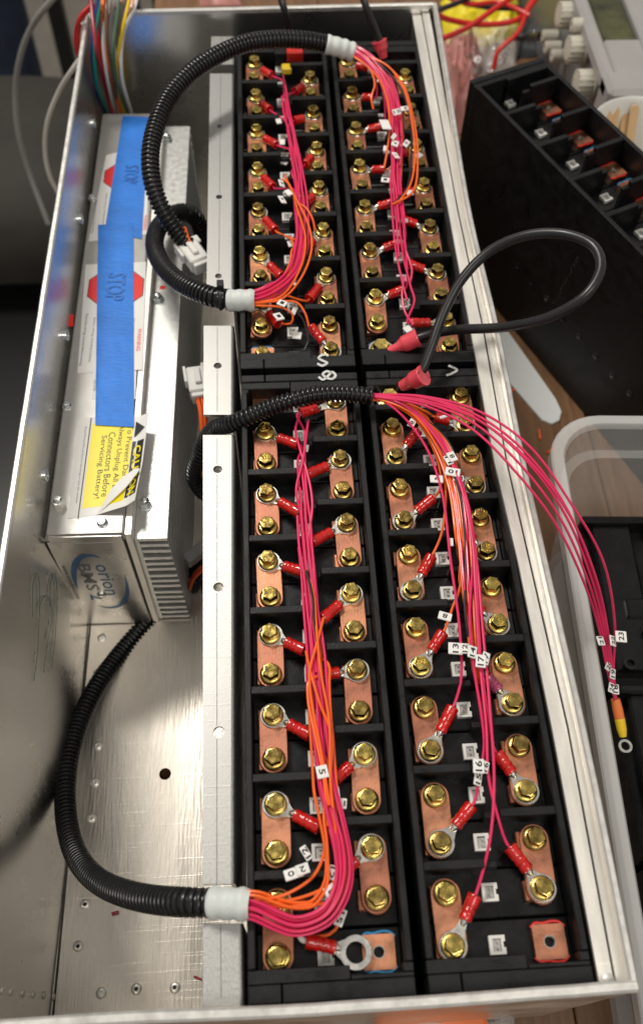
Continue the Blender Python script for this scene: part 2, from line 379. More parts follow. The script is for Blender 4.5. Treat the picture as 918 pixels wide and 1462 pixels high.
part('back_wall', wall_sheet((xl1 + 2, YBL - 1, 0), (xr1 - 1, YBR - 1, 0), FZ, RZ - 1, (0, -1, 0), 0.8), alu_wall, enc)
part('front_wall', wall_sheet((xl0 + 2, YF + 1, 0), (xr0 - 1, YF + 1, 0), FZ, RZ - 1, (0, 1, 0), 0.6), alu_sheet, enc)
rw = MB()
rw.strip([(x - 2.6, y) for x, y in rimr], [(x - 1, y) for x, y in rimr], FZ, RZ - 1)
part('right_wall', rw, alu_sheet, enc, smooth=0)
def bar(pts, hw, hz, zc):
    P = spline([Vector((x, y, zc)) for x, y in pts], 12); mb = MB(); prof = [(-hw, -hz), (-hw, hz * .55), (-hw * .55, hz), (hw * .55, hz), (hw, hz * .55), (hw, -hz)]
    vs = []; fs = []; m = len(P); k = len(prof)
    for i, p in enumerate(P):
        t = (P[min(i + 1, m - 1)] - P[max(i - 1, 0)]).normalized(); n = Vector((t.y, -t.x, 0))
        wob = 0.25 * noise.noise(Vector((p.x * .06, p.y * .06, 3)))
        for u, v in prof: vs.append(p + n * (u + wob) + Vector((0, 0, v + wob * .6)))
    for i in range(m - 1):
        for j in range(k): fs.append((i * k + j, i * k + (j + 1) % k, (i + 1) * k + (j + 1) % k, (i + 1) * k + j))
    fs += [tuple(range(k)), tuple((m - 1) * k + j for j in range(k))]
    return mb.add(vs, fs)
part('rim', bar([(xl0 + .6, YF + 3), (left_x(150) + .6, 150), (left_x(400) + .6, 400), (xl1 + .6, YBL)], 1.7, 1.8, RZ), alu_rim, enc)
part('rim', bar([(xl1 + 2.4, YBL), ((xl1 + xr1) / 2, (YBL + YBR) / 2), (xr1 - 3.2, YBR)], 1.6, 1.8, RZ), alu_rim, enc)
part('rim', bar([(x - 1.8, y) for x, y in rimr], 1.6, 1.9, RZ), alu_rim, enc)
part('rim', bar([(xl0 - 3, YF - .3), (-60, YF + .3), (0, YF - .6), (70, YF - .2), (xr0 - 1, YF + .8)], 2.2, 2.0, RZ + .3), alu_rim, enc)
# right-hand angle strips
rs = part('side_angle', MB().strip(inn, [(x - .35, y) for x, y in midl], 4, 6), alu_bright, enc, smooth=0)
part('angle_leg', MB().strip(inn, [(x + 1.6, y) for x, y in inn], -60, 3.98), alu_wall, rs, world=True, smooth=0)
part('side_angle', MB().strip([(x + .35, y) for x, y in midl], outb, 5.2, 7.2), alu_bright, enc, smooth=0)
for px, py in ((868, 1398),):
    p = U(px, py, 6); part('rivet', MB().lathe([(2.2, 6.0), (2.2, 6.4), (1.2, 6.9)], 14, (p.x, p.y, 0)), alu_rim, enc)
# left rail (angle with a bent web), in pieces with gaps where the conduits pass
rail = []
def rail_piece(pxs, pys, holes, z=0.0, lab=None):
    (l0, r0), (l1, r1) = pxs; y0, y1 = pys                     # top end first
    A, B, C, D = U(l0, y0, z), U(r0, y0, z), U(r1, y1, z), U(l1, y1, z)
    B.x -= 1.6; C.x -= 1.6
    hs = []
    for hx, hy, hr in holes:
        q = U(hx, hy, z); hs.append(circ(q.x, q.y, hr, 18))
    mb = MB().plate([(D.x, D.y), (C.x, C.y), (B.x, B.y), (A.x, A.y)], hs, z - 2, z)
    o = part('mounting_rail', mb, alu_rail, enc, smooth=0)
    # rounded bend and web going down
    mb = MB(); prof = [(0, 0), (.9, -.18), (1.6, -.75), (1.95, -1.7), (1.95, -90), (0.2, -90), (0.2, -2.0)]
    vs = []; fs = []
    for e in (C, B):
        for u, v in prof: vs.append((e.x + u, e.y, z + v))
    k = len(prof)
    for j in range(k): fs.append((j, (j + 1) % k, k + (j + 1) % k, k + j))
    fs += [tuple(range(k)), tuple(range(k, 2 * k))]
    part('bent_web', mb.add(vs, fs), alu_rail, o)
    # scribed centre line, split at the holes
    cl0 = (A + B) / 2; cl1 = (C + D) / 2; cl0 = cl0.lerp(cl1, .01)
    ts = sorted([(U(h[0], h[1], z).y - cl0.y) / (cl1.y - cl0.y) for h in holes]); t = 0; mb = MB()
    L = abs(cl1.y - cl0.y); g = 3.2 / L
    for tt in ts + [1.02]:
        p, q = cl0.lerp(cl1, t), cl0.lerp(cl1, min(1, tt - g))
        if (q - p).length > 4 and p.y > q.y: mb.strip([(q.x - .13, q.y), (p.x - .13, p.y)], [(q.x + .13, q.y), (p.x + .13, p.y)], z + .02, z + .06)
        t = tt + g
    part('scribed_line', mb, scribe, o, smooth=0)
rail_piece(((302, 335), (301, 335)), (52, 92), [])
rail_piece(((300, 334), (295, 334)), (105, 412), [(314, 180, 1.9), (313, 281, 2.1), (312, 394, 2.1)])
rail_piece(((291, 334), (291, 334)), (465, 592), [(311, 522, 2.3)])
rail_piece(((290, 335), (290, 335)), (621, 1262), [(311, 670, 2.4), (312, 838, 2.5), (313, 1045, 2.6)])
rail_piece(((290, 346), (290, 348)), (1318, 1436), [])
def on_wall(px, py, lift):
    x = left_x(100)
    for _ in range(6):
        p = UX(px, py, x); x = left_x(p.y) + .5 + 4.5 * (RZ - 1 - p.z) / (RZ - 1 - FZ) + lift
    return UX(px, py, x)
# rivets on the floor and the left wall
rv = mesh_from('rivet', MB().lathe([(2.9, 0), (2.9, .5), (2.3, 1.0), (1.25, 1.15), (1.15, .55), (0.9, .5)], 18, cap1=True), alu_bright)
rvh = mesh_from('rivet_hole', MB().lathe([(1.0, 0.56), (1.0, .62)], 14), ink)
for px, py, dark in ((122, 1291, 1), (112, 1351, 1), (145, 1418, 0), (195, 1412, 1), (250, 1410, 1), (140, 961, 0), (146, 911, 0), (140, 1065, 0), (136, 1117, 0), (131, 1168, 0)):
    p = U(px, py, FZ) - Vector((0, 300, TZ)); o = inst('rivet', rv, enc, p)
    if dark: inst('rivet_hole', rvh, o, (0, 0, 0))
for px, py in ((4, 1414), (16, 1416), (33, 1418), (48, 1420), (63, 1421), (76, 1423)):
    p = on_wall(px, py, .0)
    part('rivet', MB().lathe([(1.9, 0), (1.8, .7), (1.1, 1.2)], 14, p, (1, 0, 0)), alu_bright, enc)
# pen squiggles on the wall
mb = MB()
for k, (cx, dx, y0, y1) in enumerate(((52, 5, 818, 972), (66, 9, 850, 960), (77, 5, 818, 955))):
    pts = [on_wall(q_[0], q_[1], .75) for q_ in ((cx - dx, y1 - 90), (cx - dx + 1, y0 + 12), (cx + 2, y0), (cx + dx, y0 + 25), (cx + 2, y1 - 40), (cx - 3, y1))]
    mb.tube(spline(pts, 4), 0.2, 4)
part('pen_mark', mb, mat('green_pen', (0.05, 0.11, 0.07), .5), enc)

# ------------------------------------------------------------------ battery modules
MW = 65.0; COLS = (12.5, 52.5); NC = 15; P = 20.0
ML = 17.0 + 14 * P + 15.0                    # length; first cell centre 17 mm from the front end
H = 4.0 - FZ - 0.4                         # height above the enclosure floor
TOPZ = H                                      # local z of the wall tops, the bolt plane is 4 mm lower
BZ = H - 4.0
me_cell = None
def module_meshes():
    g = {}
    mb = MB().box(3.2, MW - 3.2, -9.65, 9.65, 0.5, BZ - 9, .5)
    pass
    g['cell'] = mesh_from('cell', mb, cellp, 30)
    g['cell_low'] = mesh_from('cell', MB().box(3.2, MW - 3.2, -9.65, 9.65, 0.5, BZ - 17, .5), cellp, 30)
    g['cap'] = mesh_from('terminal_cap', MB().box(-6.5, 6.5, -6.5, 6.5, 0, 2.4, .6), black, 30)
    mb = MB().box(-7.2, 0, -4.4, 4.0, 0, 3.3, .5); g['terminal'] = mesh_from('terminal', mb, copper, 30)
    # end terminal with a threaded hole and lips of gasket
    mb = MB().plate([(-6, -6.6), (6, -6.6), (6.6, -6), (6.6, 6), (6, 6.6), (-6, 6.6), (-6.6, 6), (-6.6, -6)], [circ(0, 0, 2.5, 18)], 0, 3.3)
    g['endterm'] = mesh_from('terminal', mb, copper, 30)
    g['hole'] = mesh_from('terminal_thread', MB().lathe([(2.52, 0.1), (2.48, 3.1), (2.2, 3.1), (2.1, 2.5), (2.25, 2.2), (2.1, 1.9), (2.25, 1.6), (2.1, 1.3), (2.25, 1.0), (2.1, .1)], 18, cap0=False, cap1=False), tin, 30)
    for nm, mm in (('redg', redgask), ('blueg', bluegask)):
        mb = MB()
        for sgn in (-1, 1):
            pts = [Vector((-7.0, sgn * 5.6, 2.6)), Vector((-5, sgn * 7.2, 2.8)), Vector((-2, sgn * 7.0, 2.9)), Vector((2, sgn * 7.6, 2.9)), Vector((5, sgn * 7.2, 2.8)), Vector((7.0, sgn * 5.6, 2.6))]
            mb.tube(spline(pts, 1.0), 0.58, 6)
        g[nm] = mesh_from('gasket', mb, mm)
    ol = [(6.4 * math.cos(t), 10 + 6.4 * math.sin(t)) for t in np.linspace(0, math.pi, 13)] + [(6.4 * math.cos(t), -10 + 6.4 * math.sin(t)) for t in np.linspace(math.pi, 2 * math.pi, 13)]
    def beveled(ol, h, b):
        mb = MB(); n = len(ol); cx = 0; vs = []
        for z, k in ((0, 0), (h - b, 0), (h, b)):
            for x, y in ol:
                yy = 10 if y > 10 else (-10 if y < -10 else y); d = Vector((x, y - yy)); d = d * ((d.length - k) / d.length) if d.length else d
                vs.append((d.x, yy + d.y, z))
        fs = []
        for j in range(2):
            for i in range(n): fs.append((j * n + i, j * n + (i + 1) % n, (j + 1) * n + (i + 1) % n, (j + 1) * n + i))
        fs += [tuple(range(n)), tuple(2 * n + i for i in range(n))]
        return mb.add(vs, fs)
    g['bar'] = mesh_from('busbar', beveled(ol, 1.7, .35), copper, 40)
    # flanged hex bolt, base at z=0 on the bar, with raised letters
    bolts = []
    for k in range(4):
        mb = MB()
        mb.lathe([(4.9, 0), (5.05, .22), (4.95, .65), (4.4, 1.1), (3.7, 1.3)], 28, cap1=True)
        r = 4.15; prof = [(r * .985, 1.2), (r, 1.5), (r, 4.1), (r * .90, 4.75), (r * .80, 4.85), (r * .76, 4.72)]
        mb.lathe(prof, 6)
        t = text_mb('EFE' if k % 2 == 0 else '8.8', 2.5, (0, .6, 4.73), (1, 0, 0), (0, 1, 0), width=4.3, depth=.30, bold=.02)
        mb.add(t.v, t.f)
        for q in range(5):
            an = R_(200 + q * 35); mb.box(2.3 * math.cos(an) - .2, 2.3 * math.cos(an) + .2, 2.3 * math.sin(an) - .2 - .2, 2.3 * math.sin(an) + .2, 4.72, 4.86)
        mb.xf(Matrix.Rotation(random.uniform(0, 6.28), 4, 'Z')); bolts.append(mesh_from('bolt', mb, zinc, 32))
    g['bolts'] = bolts
    g['washer'] = mesh_from('washer', MB().lathe([(5.1, 0), (5.25, .2), (5.25, .7), (5.1, .9)], 28), zinc)
    # white two-pin connector
    mb = MB().box(-3.3, 3.3, -3.6, 3.6, 0, 2.6, .3)
    g['conn'] = mesh_from('balance_connector', MB().plate([(-3.3, -3.6), (3.3, -3.6), (3.3, -1.0), (2.5, -1.0), (2.5, 1.2), (3.3, 1.2), (3.3, 3.6), (-3.3, 3.6)], [[(-1.9, -2.6), (1.6, -2.6), (1.6, 2.4), (-1.9, 2.4)]], 0, 2.2), whitep, 30)
    g['pins'] = mesh_from('connector_pin', MB().box(-.5, .4, -1.5, -.8, 0, 2.4, .1).box(-.5, .4, .8, 1.5, 0, 2.4, .1).box(-1.9, 1.6, -2.6, 2.4, 0, 1.3), mat('pin_grey', (.45, .44, .42), .4, .2), 30)
    # dividers
    def divid(x0, x1, xs):
        return MB().box(x0, x1, -1.85, 1.85, BZ - 16.9, TOPZ - .6, .35).box(*xs, -1.5, 1.5, BZ - 16.9, TOPZ - 4.2, .35)
    g['dl'] = mesh_from('divider', divid(2.9, 28.5, (28.4, 34.5)), black, 30)
    g['dr'] = mesh_from('divider', divid(38, MW - 2.9, (32.0, 38.1)), black, 30)
    return g
G = module_meshes()
def module(name, label, loc, rz, cfg, bars=True, group='black battery modules', lugged=None, gask=('red', 'blue'), connx=31.0):
    t = thing(name, label, 'battery module', loc, rz, group)
    W = dict(world=False, smooth=30)
    part('side_wall', MB().box(0, 3.15, 12.2, ML - 12.2, 0, TOPZ, .45), black, t, **W)
    part('side_wall', MB().box(MW - 3.15, MW, 12.2, ML - 12.2, 0, TOPZ, .45), black, t, **W)
    for y0, y1, s0 in ((0, 6.8, 0), (ML - 5.0, ML, 1)):
        part('end_block', MB().box(0, 13.0, y0, y1, 0, TOPZ, .45).box(13.4, MW, y0, y1, 0, TOPZ, .45), black, t, **W)
    part('end_ledge', MB().box(0, 40, 6.85, 12.1, 0, TOPZ - .8, .35).box(40.2, MW, 6.85, 8.6, 0, TOPZ - .8, .35).box(61, MW, 8.7, 12.1, 0, TOPZ - .8, .3), black, t, **W)
    part('end_ledge', MB().box(0, 27, ML - 9.6, ML - 5.05, 0, TOPZ - .8, .35).box(27.2, MW, ML - 12.1, ML - 5.05, 0, TOPZ - .8, .35).box(0, 4, ML - 12.1, ML - 9.7, 0, TOPZ - .8, .3), black, t, **W)
    lug = lugged or (lambda c, j: False)
    for j in range(NC):
        y = 17 + j * P
        c = inst('cell', G['cell' if bars else 'cell_low'], t, (0, y, 0)); CZ = BZ - (9 if bars else 17)
        k = inst('balance_connector', G['conn'], c, (connx + random.uniform(-.4, .4), random.uniform(-.5, .5), CZ)); 
        k2 = inst('connector_pin', G['pins'], c, (connx, 0, CZ))
        for ci in (0, 1):
            start = cfg if ci == 0 else 1 - cfg
            single_end = (j == 0 and start == 1) or (j == NC - 1 and (NC - start) % 2 == 1)
            if single_end or not bars:
                if not bars and ci == 0: inst('terminal_cap', G['cap'], c, (COLS[ci], 0, CZ))
                else:
                    tt = inst('terminal', G['endterm'], c, (COLS[ci], 0, CZ)); inst('terminal_thread', G['hole'], c, (COLS[ci], 0, CZ))
                    gk = gask[ci] if bars else ('red' if j % 2 == 1 else 'blue')
                    inst('gasket', G['redg' if gk == 'red' else 'blueg'], c, (COLS[ci], 0, CZ))
                if bars and lug(ci, j): 
                    inst('bolt', G['bolts'][0], t, (COLS[ci], y, BZ - 5.2))
            else: inst('terminal', G['terminal'], c, (COLS[ci], 0, BZ - 9))
    for ci in (0, 1):
        start = cfg if ci == 0 else 1 - cfg
        if bars:
            for j in range(start, NC - 1, 2):
                dx = random.uniform(-.5, .5); rzz = R_(random.uniform(-1.6, 1.6))
                o = inst('busbar', G['bar'], t, (COLS[ci] + dx, 17 + j * P + P / 2, BZ - 5.65), rzz)
                for s in (-1, 1):
                    jj = j if s < 0 else j + 1
                    if not lug(ci, jj): inst('washer', G['washer'], o, (0, s * 10, 1.72))
                    zz = 2.65 + (.25 if lug(ci, jj) else 0)
                    inst('bolt', random.choice(G['bolts']), o, (0, s * 10, zz), random.uniform(0, 6.28))
        for j in range(start + 1, NC - 1, 2):
            inst('divider', G['dl' if ci == 0 else 'dr'], t, (0, 17 + j * P + P / 2, 0))
    return t
yb = 316.811
mods = {}
LF = lambda c, j: (c == 0 and j % 2 == 1) or (c == 1 and j % 2 == 0)
mods['FL'] = module('battery_module', 'black battery module marked 8, grey corrugated sleeve and looped harness at its front end', (-12.5, -17, FZ + .4), 0, 0, gask=('red', 'blue'), lugged=lambda c, j: (j % 2 == 1 if c == 0 else (j % 2 == 0 and j > 0)))
mods['FR'] = module('battery_module', 'black battery module with thin spread wires and a bare red-lipped copper terminal', (57.35, -16.8, FZ + .4), 0, 0, gask=('red', 'red'), lugged=lambda c, j: (j % 2 == 0 if c == 0 else j % 2 == 1))
mods['BL'] = module('battery_module', 'black battery module with one squiggle mark on its end, pink bundle over its middle', (-12.8, yb - 17, FZ + .4), 0, 1, gask=('blue', 'red'), lugged=lambda c, j: (j % 2 == 0 if c == 0 else j % 2 == 1))
mods['BR'] = module('battery_module', 'black battery module beside the long bright angle strip, black power cable on its end', (56.0, yb - 16.4, FZ + .4), 0, 1, gask=('blue', 'red'), lugged=lambda c, j: (j % 2 == 0 if c == 0 else j % 2 == 1))
# spare module standing on the table
th = R_(24.6); ax = Vector((-math.sin(th), math.cos(th), 0)); corner = U(670, 114, TZ + H + .2); base = corner - ax * ML
base.z = TZ + .2
sp = module('spare_battery_module', 'spare black module with bare copper terminals standing beside the enclosure', base, th, 1, bars=False, group=None)
nrm_ = Vector((math.cos(th), math.sin(th), 0))
def side_hit(u, v):
    d = Vector(RM @ np.array([(u - 459) / FPX, -(v - 731) / FPX, -1.0])); c0 = Vector(CAM_LOC)
    return c0 + d * ((base - c0).dot(nrm_) / d.dot(nrm_))
greyhole = mat('moulded_hole', (0.03, 0.03, 0.03), 0.3)
for px, py in ((717, 355), (739, 380), (759, 403), (780, 426), (803, 455), (826, 480), (850, 508), (874, 536), (898, 562)):
    part('moulded_hole', MB().lathe([(2.6, -.2), (2.6, .5), (1.8, .6), (1.6, .05)], 14, side_hit(px, py), -nrm_), black if px % 2 else greyhole, sp)
rq = random.Random(5)
for k in range(14):
    t_ = k / 13; p0 = side_hit(824 - 32 * t_ + rq.uniform(-1.5, 1.5), 369 + 64 * t_)
    part('scuff', MB().add([p0 - nrm_ * .06 + Vector((0, 0, 1.2)), p0 - nrm_ * .06 + ax * rq.uniform(1, 2.2), p0 - nrm_ * .06 - Vector((0, 0, 1.0)), p0 - nrm_ * .06 - ax * .5], [(0, 1, 2, 3)]), mat('scuffed_plastic', (.05, .05, .05), .6), sp, smooth=0)
# paint pen marks on the end blocks
def mark(t, pts, r=0.75):
    mb = MB(); mb.tube(spline(pts, .6), r, 6); mb.v = [(x, y, z0 if False else z) for x, y, z in mb.v]
    inv = ROOTM[t].inverted(); mb.xf(inv); zc = TOPZ + .05
    mb.v = [(x, y, zc + (z - zc) * .22) for x, y, z in mb.v]
    part('paint_mark', mb, chalk, t, world=False)
Z4 = 4.05 - .0
mark(mods['BL'], [U(469, 508, 4), U(462, 506, 4), U(455, 511, 4), U(461, 515, 4), U(467, 518, 4), U(460, 522, 4), U(453, 519, 4)])
mark(mods['FL'], [U(455, 538, 4), U(461, 542, 4), U(468, 537, 4), U(474, 531, 4), U(479, 536, 4), U(474, 541, 4), U(466, 539, 4), U(461, 534, 4), U(467, 530, 4), U(473, 532, 4)])
mark(mods['FR'], [U(637, 536, 4), U(645, 533, 4), U(652, 528, 4), U(645, 524, 4), U(640, 522, 4)])

# ------------------------------------------------------------------ harness helpers
def zoff(z): return z
def bolt_pos(mod, ci, j):
    return ROOTM[mods[mod]] @ Vector((COLS[ci], 17 + j * P, BZ - 3))
def make_lug(h, Bp, S_px, E_px, insm=redins, bolted=True, zr=0.0, rise=2.2):
    """ring terminal: metal ring and barrel, insulated sleeve; returns the wire entry point and direction"""
    Sw = U(*S_px, Bp.z + 1); Ew = U(*E_px, Bp.z + rise); d = (Ew - Bp); d.z = 0; d.normalize()
    s0 = max(8.2, (Sw - Bp).dot(d)); s1 = max(s0 + 8, (Ew - Bp).dot(d)); zt = Bp.z + zr
    side = Vector((-d.y, d.x, 0)); ro, ri = (5.85, 3.2) if bolted else (6.6, 4.0)
    mb = MB().lathe([(ri, -.5), (ro - .15, -.5), (ro, -.35), (ro, .3), (ro - .15, .45), (ri + .1, .45), (ri, .35), (ri, -.5)], 36, (Bp.x, Bp.y, zt), cap0=False, cap1=False)
    sec = [(ro * .80, ro * .58), (ro + 1.2, ro * .36), (s0 - .5, 1.6)]
    vs = [Bp + d * u + side * (w * sg) + Vector((0, 0, zr + dz)) for u, w in sec for sg, dz in ((-1, -.5), (1, -.5), (1, .44), (-1, .44))]
    fs = [(4 * a + k, 4 * a + (k + 1) % 4, 4 * a + 4 + (k + 1) % 4, 4 * a + 4 + k) for a in range(2) for k in range(4)] + [(0, 1, 2, 3), (8, 9, 10, 11)]
    mb.add(vs, fs)
    A = Bp + d * (s0 - 2.2); A.z = zt + .6; Bq = Bp + d * (s0 + 3); Bq.z = zt + 1.6
    mb.tube([A, A.lerp(Bq, .35), Bq], [1.0, 1.75, 1.85], 12)
    o = part('ring_terminal', mb, tin, h)
    p0 = Bp + d * s0; p0.z = zt + 1.2; p1 = Bp + d * s1; p1.z = Bp.z + rise
    rr = [(0, 2.2), (.03, 2.75), (.12, 2.95), (.22, 2.7), (.30, 2.6), (.36, 2.95), (.46, 2.75), (.54, 2.65), (.6, 3.0), (.72, 2.95), (.9, 3.05), (.97, 3.1), (1.0, 2.9), (1.0, 2.3), (.9, 1.6)]
    mb = MB().tube([p0.lerp(p1, t) + Vector((0, 0, 0)) for t, r in rr], [r for t, r in rr], 14)
    part('insulator', mb, insm, o)
    return p1, (p1 - p0).normalized()
def wire(h, pts, m, r=0.68, step=2.0, lab=None):
    return part('wire', MB().tube(spline(pts, step), r, 8), m, h, label=lab)
def path_px(L): return [U(*p) for p in L]
def offset_path(base, ox, oz, tw=1.0):
    out = []; L = 0.0; ph = ox * 1.7 + oz * 2.3
    for i, p in enumerate(base):
        if i: L += (p - base[i - 1]).length
        t = (base[min(i + 1, len(base) - 1)] - base[max(i - 1, 0)]); t.z = 0; t.normalize(); n = Vector((t.y, -t.x, 0))
        a = .75 * math.sin(p.y * .017 + 1.0) * tw; c, s_ = math.cos(a), math.sin(a)
        jx = 2.4 * noise.noise(Vector((p.y * .013, ph, 1))) + 1.0 * noise.noise(Vector((p.y * .045, ph, 4))); jz = .9 * noise.noise(Vector((p.y * .013, ph, 9)))
        out.append(p + n * (ox * c - (oz - 1.5) * s_ + jx * tw) + Vector((0, 0, max(-2.5, 1.5 + ox * s_ * .55 + (oz - 1.5) * c + jz * tw))))
    return out
def conduit(h, pts, r=6.0, pitch=2.9):
    P0 = resample(spline(pts, 1.0), pitch / 6); rad = [r - .2, r, r, r - .2, r - 1.3, r - 1.3]
    o = part('conduit', MB().tube(P0, [rad[i % 6] for i in range(len(P0))], 20, caps=False), cond, h, smooth=40)
    part('conduit_lining', MB().tube(P0[::3], r - 1.9, 14, caps=False), cond, o, smooth=60)
    return P0
def sleeve(h, pts, r=6.4):
    P0 = resample(spline(pts, .8), .9); n = len(P0)
    rr = [r + .32 * math.sin(i * .95) + .25 * noise.noise(Vector((i * .3, 0, 5))) for i in range(n)]; rr[0] *= .97; rr[-1] *= .95
    part('tape_sleeve', MB().tube(P0, rr, 20, caps=False), wrap, h, smooth=60)
def tag(h, px, py, z, body, ang, wmm=6.5, hmm=4.6, tilt=0.0, size=3.6):
    """white folded wire marker with black figures; ang = reading direction in the xy plane, degrees"""
    c = U(px, py, z); q = Matrix.Translation(c) @ Matrix.Rotation(R_(ang), 4, 'Z') @ Matrix.Rotation(R_(tilt), 4, 'X')
    wmm *= .9; hmm *= .9; size *= .9
    mb = MB().box(-wmm / 2, wmm / 2, -hmm / 2, hmm / 2, -.45, .45, .25).xf(q)
    o = part('number_tag', mb, paper, h)
    if body:
        mb = text_mb(body, size, (0, 0, .47), (1, 0, 0), (0, 1, 0), width=min(wmm * .8, 2.35 * len(body)), bold=.025).xf(q)
        part('lettering', mb, ink, o, smooth=0)
def run_bundle(h, mod, lugs, base_pts, mouth, n_cols, margin, colours, sgn, zl=2.2, into=None, slots=None):
    """each wire leaves its terminal, joins the common run and follows it to the conduit mouth"""
    for i, (ci, j, Spx, Epx, mm) in enumerate(lugs):
        Bp = bolt_pos(mod, ci, j)
        e, d = make_lug(h, Bp, Spx, Epx, zr=-.6, rise=zl)
        wm = {'p': pink, 'o': orange, 'b': blackw}[mm]
        row, colm = divmod(slots[i] if slots else i, n_cols); ox = (colm - (n_cols - 1) / 2) * 1.75 + (row % 2) * .85; oz = row * 1.45
        bp = offset_path(base_pts[mm] if isinstance(base_pts, dict) else base_pts, ox, oz)
        k = 0
        while k < len(bp) - 2 and (bp[k] - e).dot((bp[k + 1] - bp[k]).normalized()) < margin: k += 1
        wire(h, [e - d * 3, e + d * 2.0] + bp[k:], wm)

# ---- front left harness -------------------------------------------------------------
hD = thing('wiring_harness', 'conduit curving over the bare floor into a white sleeve with pink and orange wires', 'wire harness', (-60, 120, FZ + 1), group='wiring harnesses')
cD = path_px([(300, 1289, 3.5), (265, 1288, 1), (225, 1285, -12), (185, 1277, -32), (150, 1263, -55), (122, 1240, -78), (103, 1205, -98), (94, 1155, -113), (96, 1098, -125), (111, 1038, -137), (140, 978, -148), (178, 926, -157), (213, 886, -158), (245, 852, -157), (272, 826, -150), (292, 800, -140)])
conduit(hD, cD)
sleeve(hD, path_px([(301, 1289, 3.5), (330, 1290, 6), (361, 1292, 7.5)]), 6.3)
bD = [(432, 586, 2.5), (432, 640, 2.5), (433, 700, 2.5), (436, 760, 3), (440, 830, 3), (446, 900, 3), (453, 980, 3.5), (459, 1060, 4), (466, 1130, 4.5), (477, 1200, 5), (478, 1262, 5), (452, 1304, 5.5), (410, 1307, 6), (368, 1292, 7.5), (340, 1290, 6.5)]
bDp = [Vector(p) for p in spline(path_px(bD), 8)]
bDo = bD[:9] + [(482, 1200, 7), (487, 1255, 7.5), (466, 1305, 7.5), (420, 1322, 8), (370, 1300, 8), (340, 1291, 6.5)]
bDop = [Vector(p) for p in spline(path_px(bDo), 8)]
lugsFL = [(1, 14, (454, 584), (429, 590), 'p'), (0, 13, (396, 623), (426, 635), 'p'), (1, 12, (467, 664), (439, 677), 'p'), (0, 11, (400, 715), (429, 733), 'p'),
          (1, 10, (473, 759), (445, 774), 'p'), (0, 9, (405, 805), (433, 816), 'p'), (1, 8, (484, 861), (460, 884), 'o'), (0, 7, (405, 913), (435, 929), 'o'),
          (1, 6, (484, 957), (451, 964), 'o'), (0, 5, (411, 1031), (443, 1050), 'o'), (1, 4, (503, 1093), (478, 1112), 'o'), (0, 3, (418, 1166), (456, 1182), 'o'), (1, 2, (509, 1228), (494, 1240), 'o')]
run_bundle(hD, 'FL', lugsFL, {'p': bDop, 'o': bDp}, None, 6, 9, None, 1, slots=[2, 9, 3, 8, 1, 4, 0, 12, 5, 6, 17, 11, 14])
for i in range(5):                       # further pink wires of the same run
    wire(hD, offset_path(bDop[2 + i * 2:], -3.6 + i * 1.75, 2.9 + (i % 2) * .6), pink)
for L, c in (([(436, 815, 6), (447, 845, 8), (452, 900, 9), (458, 960, 9), (470, 1030, 9), (472, 1120, 9), (480, 1190, 9)], orange), ([(452, 966, 7), (441, 972, 9), (440, 1000, 9), (452, 1060, 9), (462, 1110, 9), (468, 1180, 8)], orange),
             ([(462, 882, 6), (452, 920, 9), (442, 960, 9), (446, 1010, 9), (458, 1070, 9), (470, 1150, 9)], orange), ([(437, 930, 6), (441, 950, 8), (455, 1000, 9), (473, 1050, 8), (472, 1110, 8), (476, 1170, 8)], orange), ([(437, 815, 7), (446, 850, 9), (449, 890, 9), (455, 930, 7)], blackw),
             ([(428, 592, 4), (422, 612, 5), (428, 640, 7), (440, 680, 7), (446, 720, 7), (441, 770, 6), (447, 830, 6)], pink), ([(430, 735, 4), (423, 700, 6), (432, 660, 8), (437, 625, 8), (440, 600, 6)], pink), ([(445, 776, 4), (447, 800, 6), (447, 850, 7), (444, 900, 7), (452, 960, 7)], pink)):
    wire(hD, path_px(L), c)
# the loose ring terminal that is not bolted yet
Bp = U(508, 1360, -3.2); e, d = make_lug(hD, Bp, (482, 1353), (437, 1343), zr=.2, rise=2.8, bolted=False)
wire(hD, [e - d * 3, e + d * 1.5, U(428, 1336, 0)], mat('bare_tip', (.75, .72, .68), .3), r=1.2)
wire(hD, path_px([(448, 1337, -2), (470, 1334, -1), (484, 1318, 1), (478, 1296, 4), (440, 1288, 5.5), (400, 1293, 6.5), (362, 1291, 7)]), orange)
wire(hD, path_px([(470, 1290, 8), (440, 1292, 9), (405, 1295, 9), (365, 1289, 8.5)]), orange)
wire(hD, path_px([(462, 1190, 5), (463, 1215, 6), (448, 1250, 8), (405, 1278, 10), (362, 1285, 10)]), orange)
wire(hD, path_px([(492, 1225, 3), (487, 1250, 6), (455, 1272, 8), (410, 1286, 9), (362, 1288, 9)]), orange)
for t in ((460, 1102, 9.5, '5', -80, 6.2, 5.6, 0, 4.2), (480, 1132, 5, '6', -85, 6.0, 3.2, 20), (486, 1147, 1.5, '16', 172, 6, 5), (419, 1247, 10, '10', 195, 8.4, 5.0, 12), (432, 1241, 12, '2', 195, 6, 4.6, -10), (473, 1274, 9, '3', 120, 6.4, 5.5, 8, 4), (474, 1246, 7, '12', -110, 6.5, 4), (486, 1310, 5, '15', -115, 7.4, 4, 10), (437, 1218, 2, '12', 120, 7, 3.4), (443, 955, 1, '13', 95, 5, 5), (437, 640, 3, '', 80, 5, 3), (427, 670, 0, '', 100, 6, 4), (425, 712, -4, '', 85, 5, 3), (434, 862, -3, '', 85, 5, 3), (446, 974, 4, '10', 70, 6, 4)):
    tag(hD, *t)

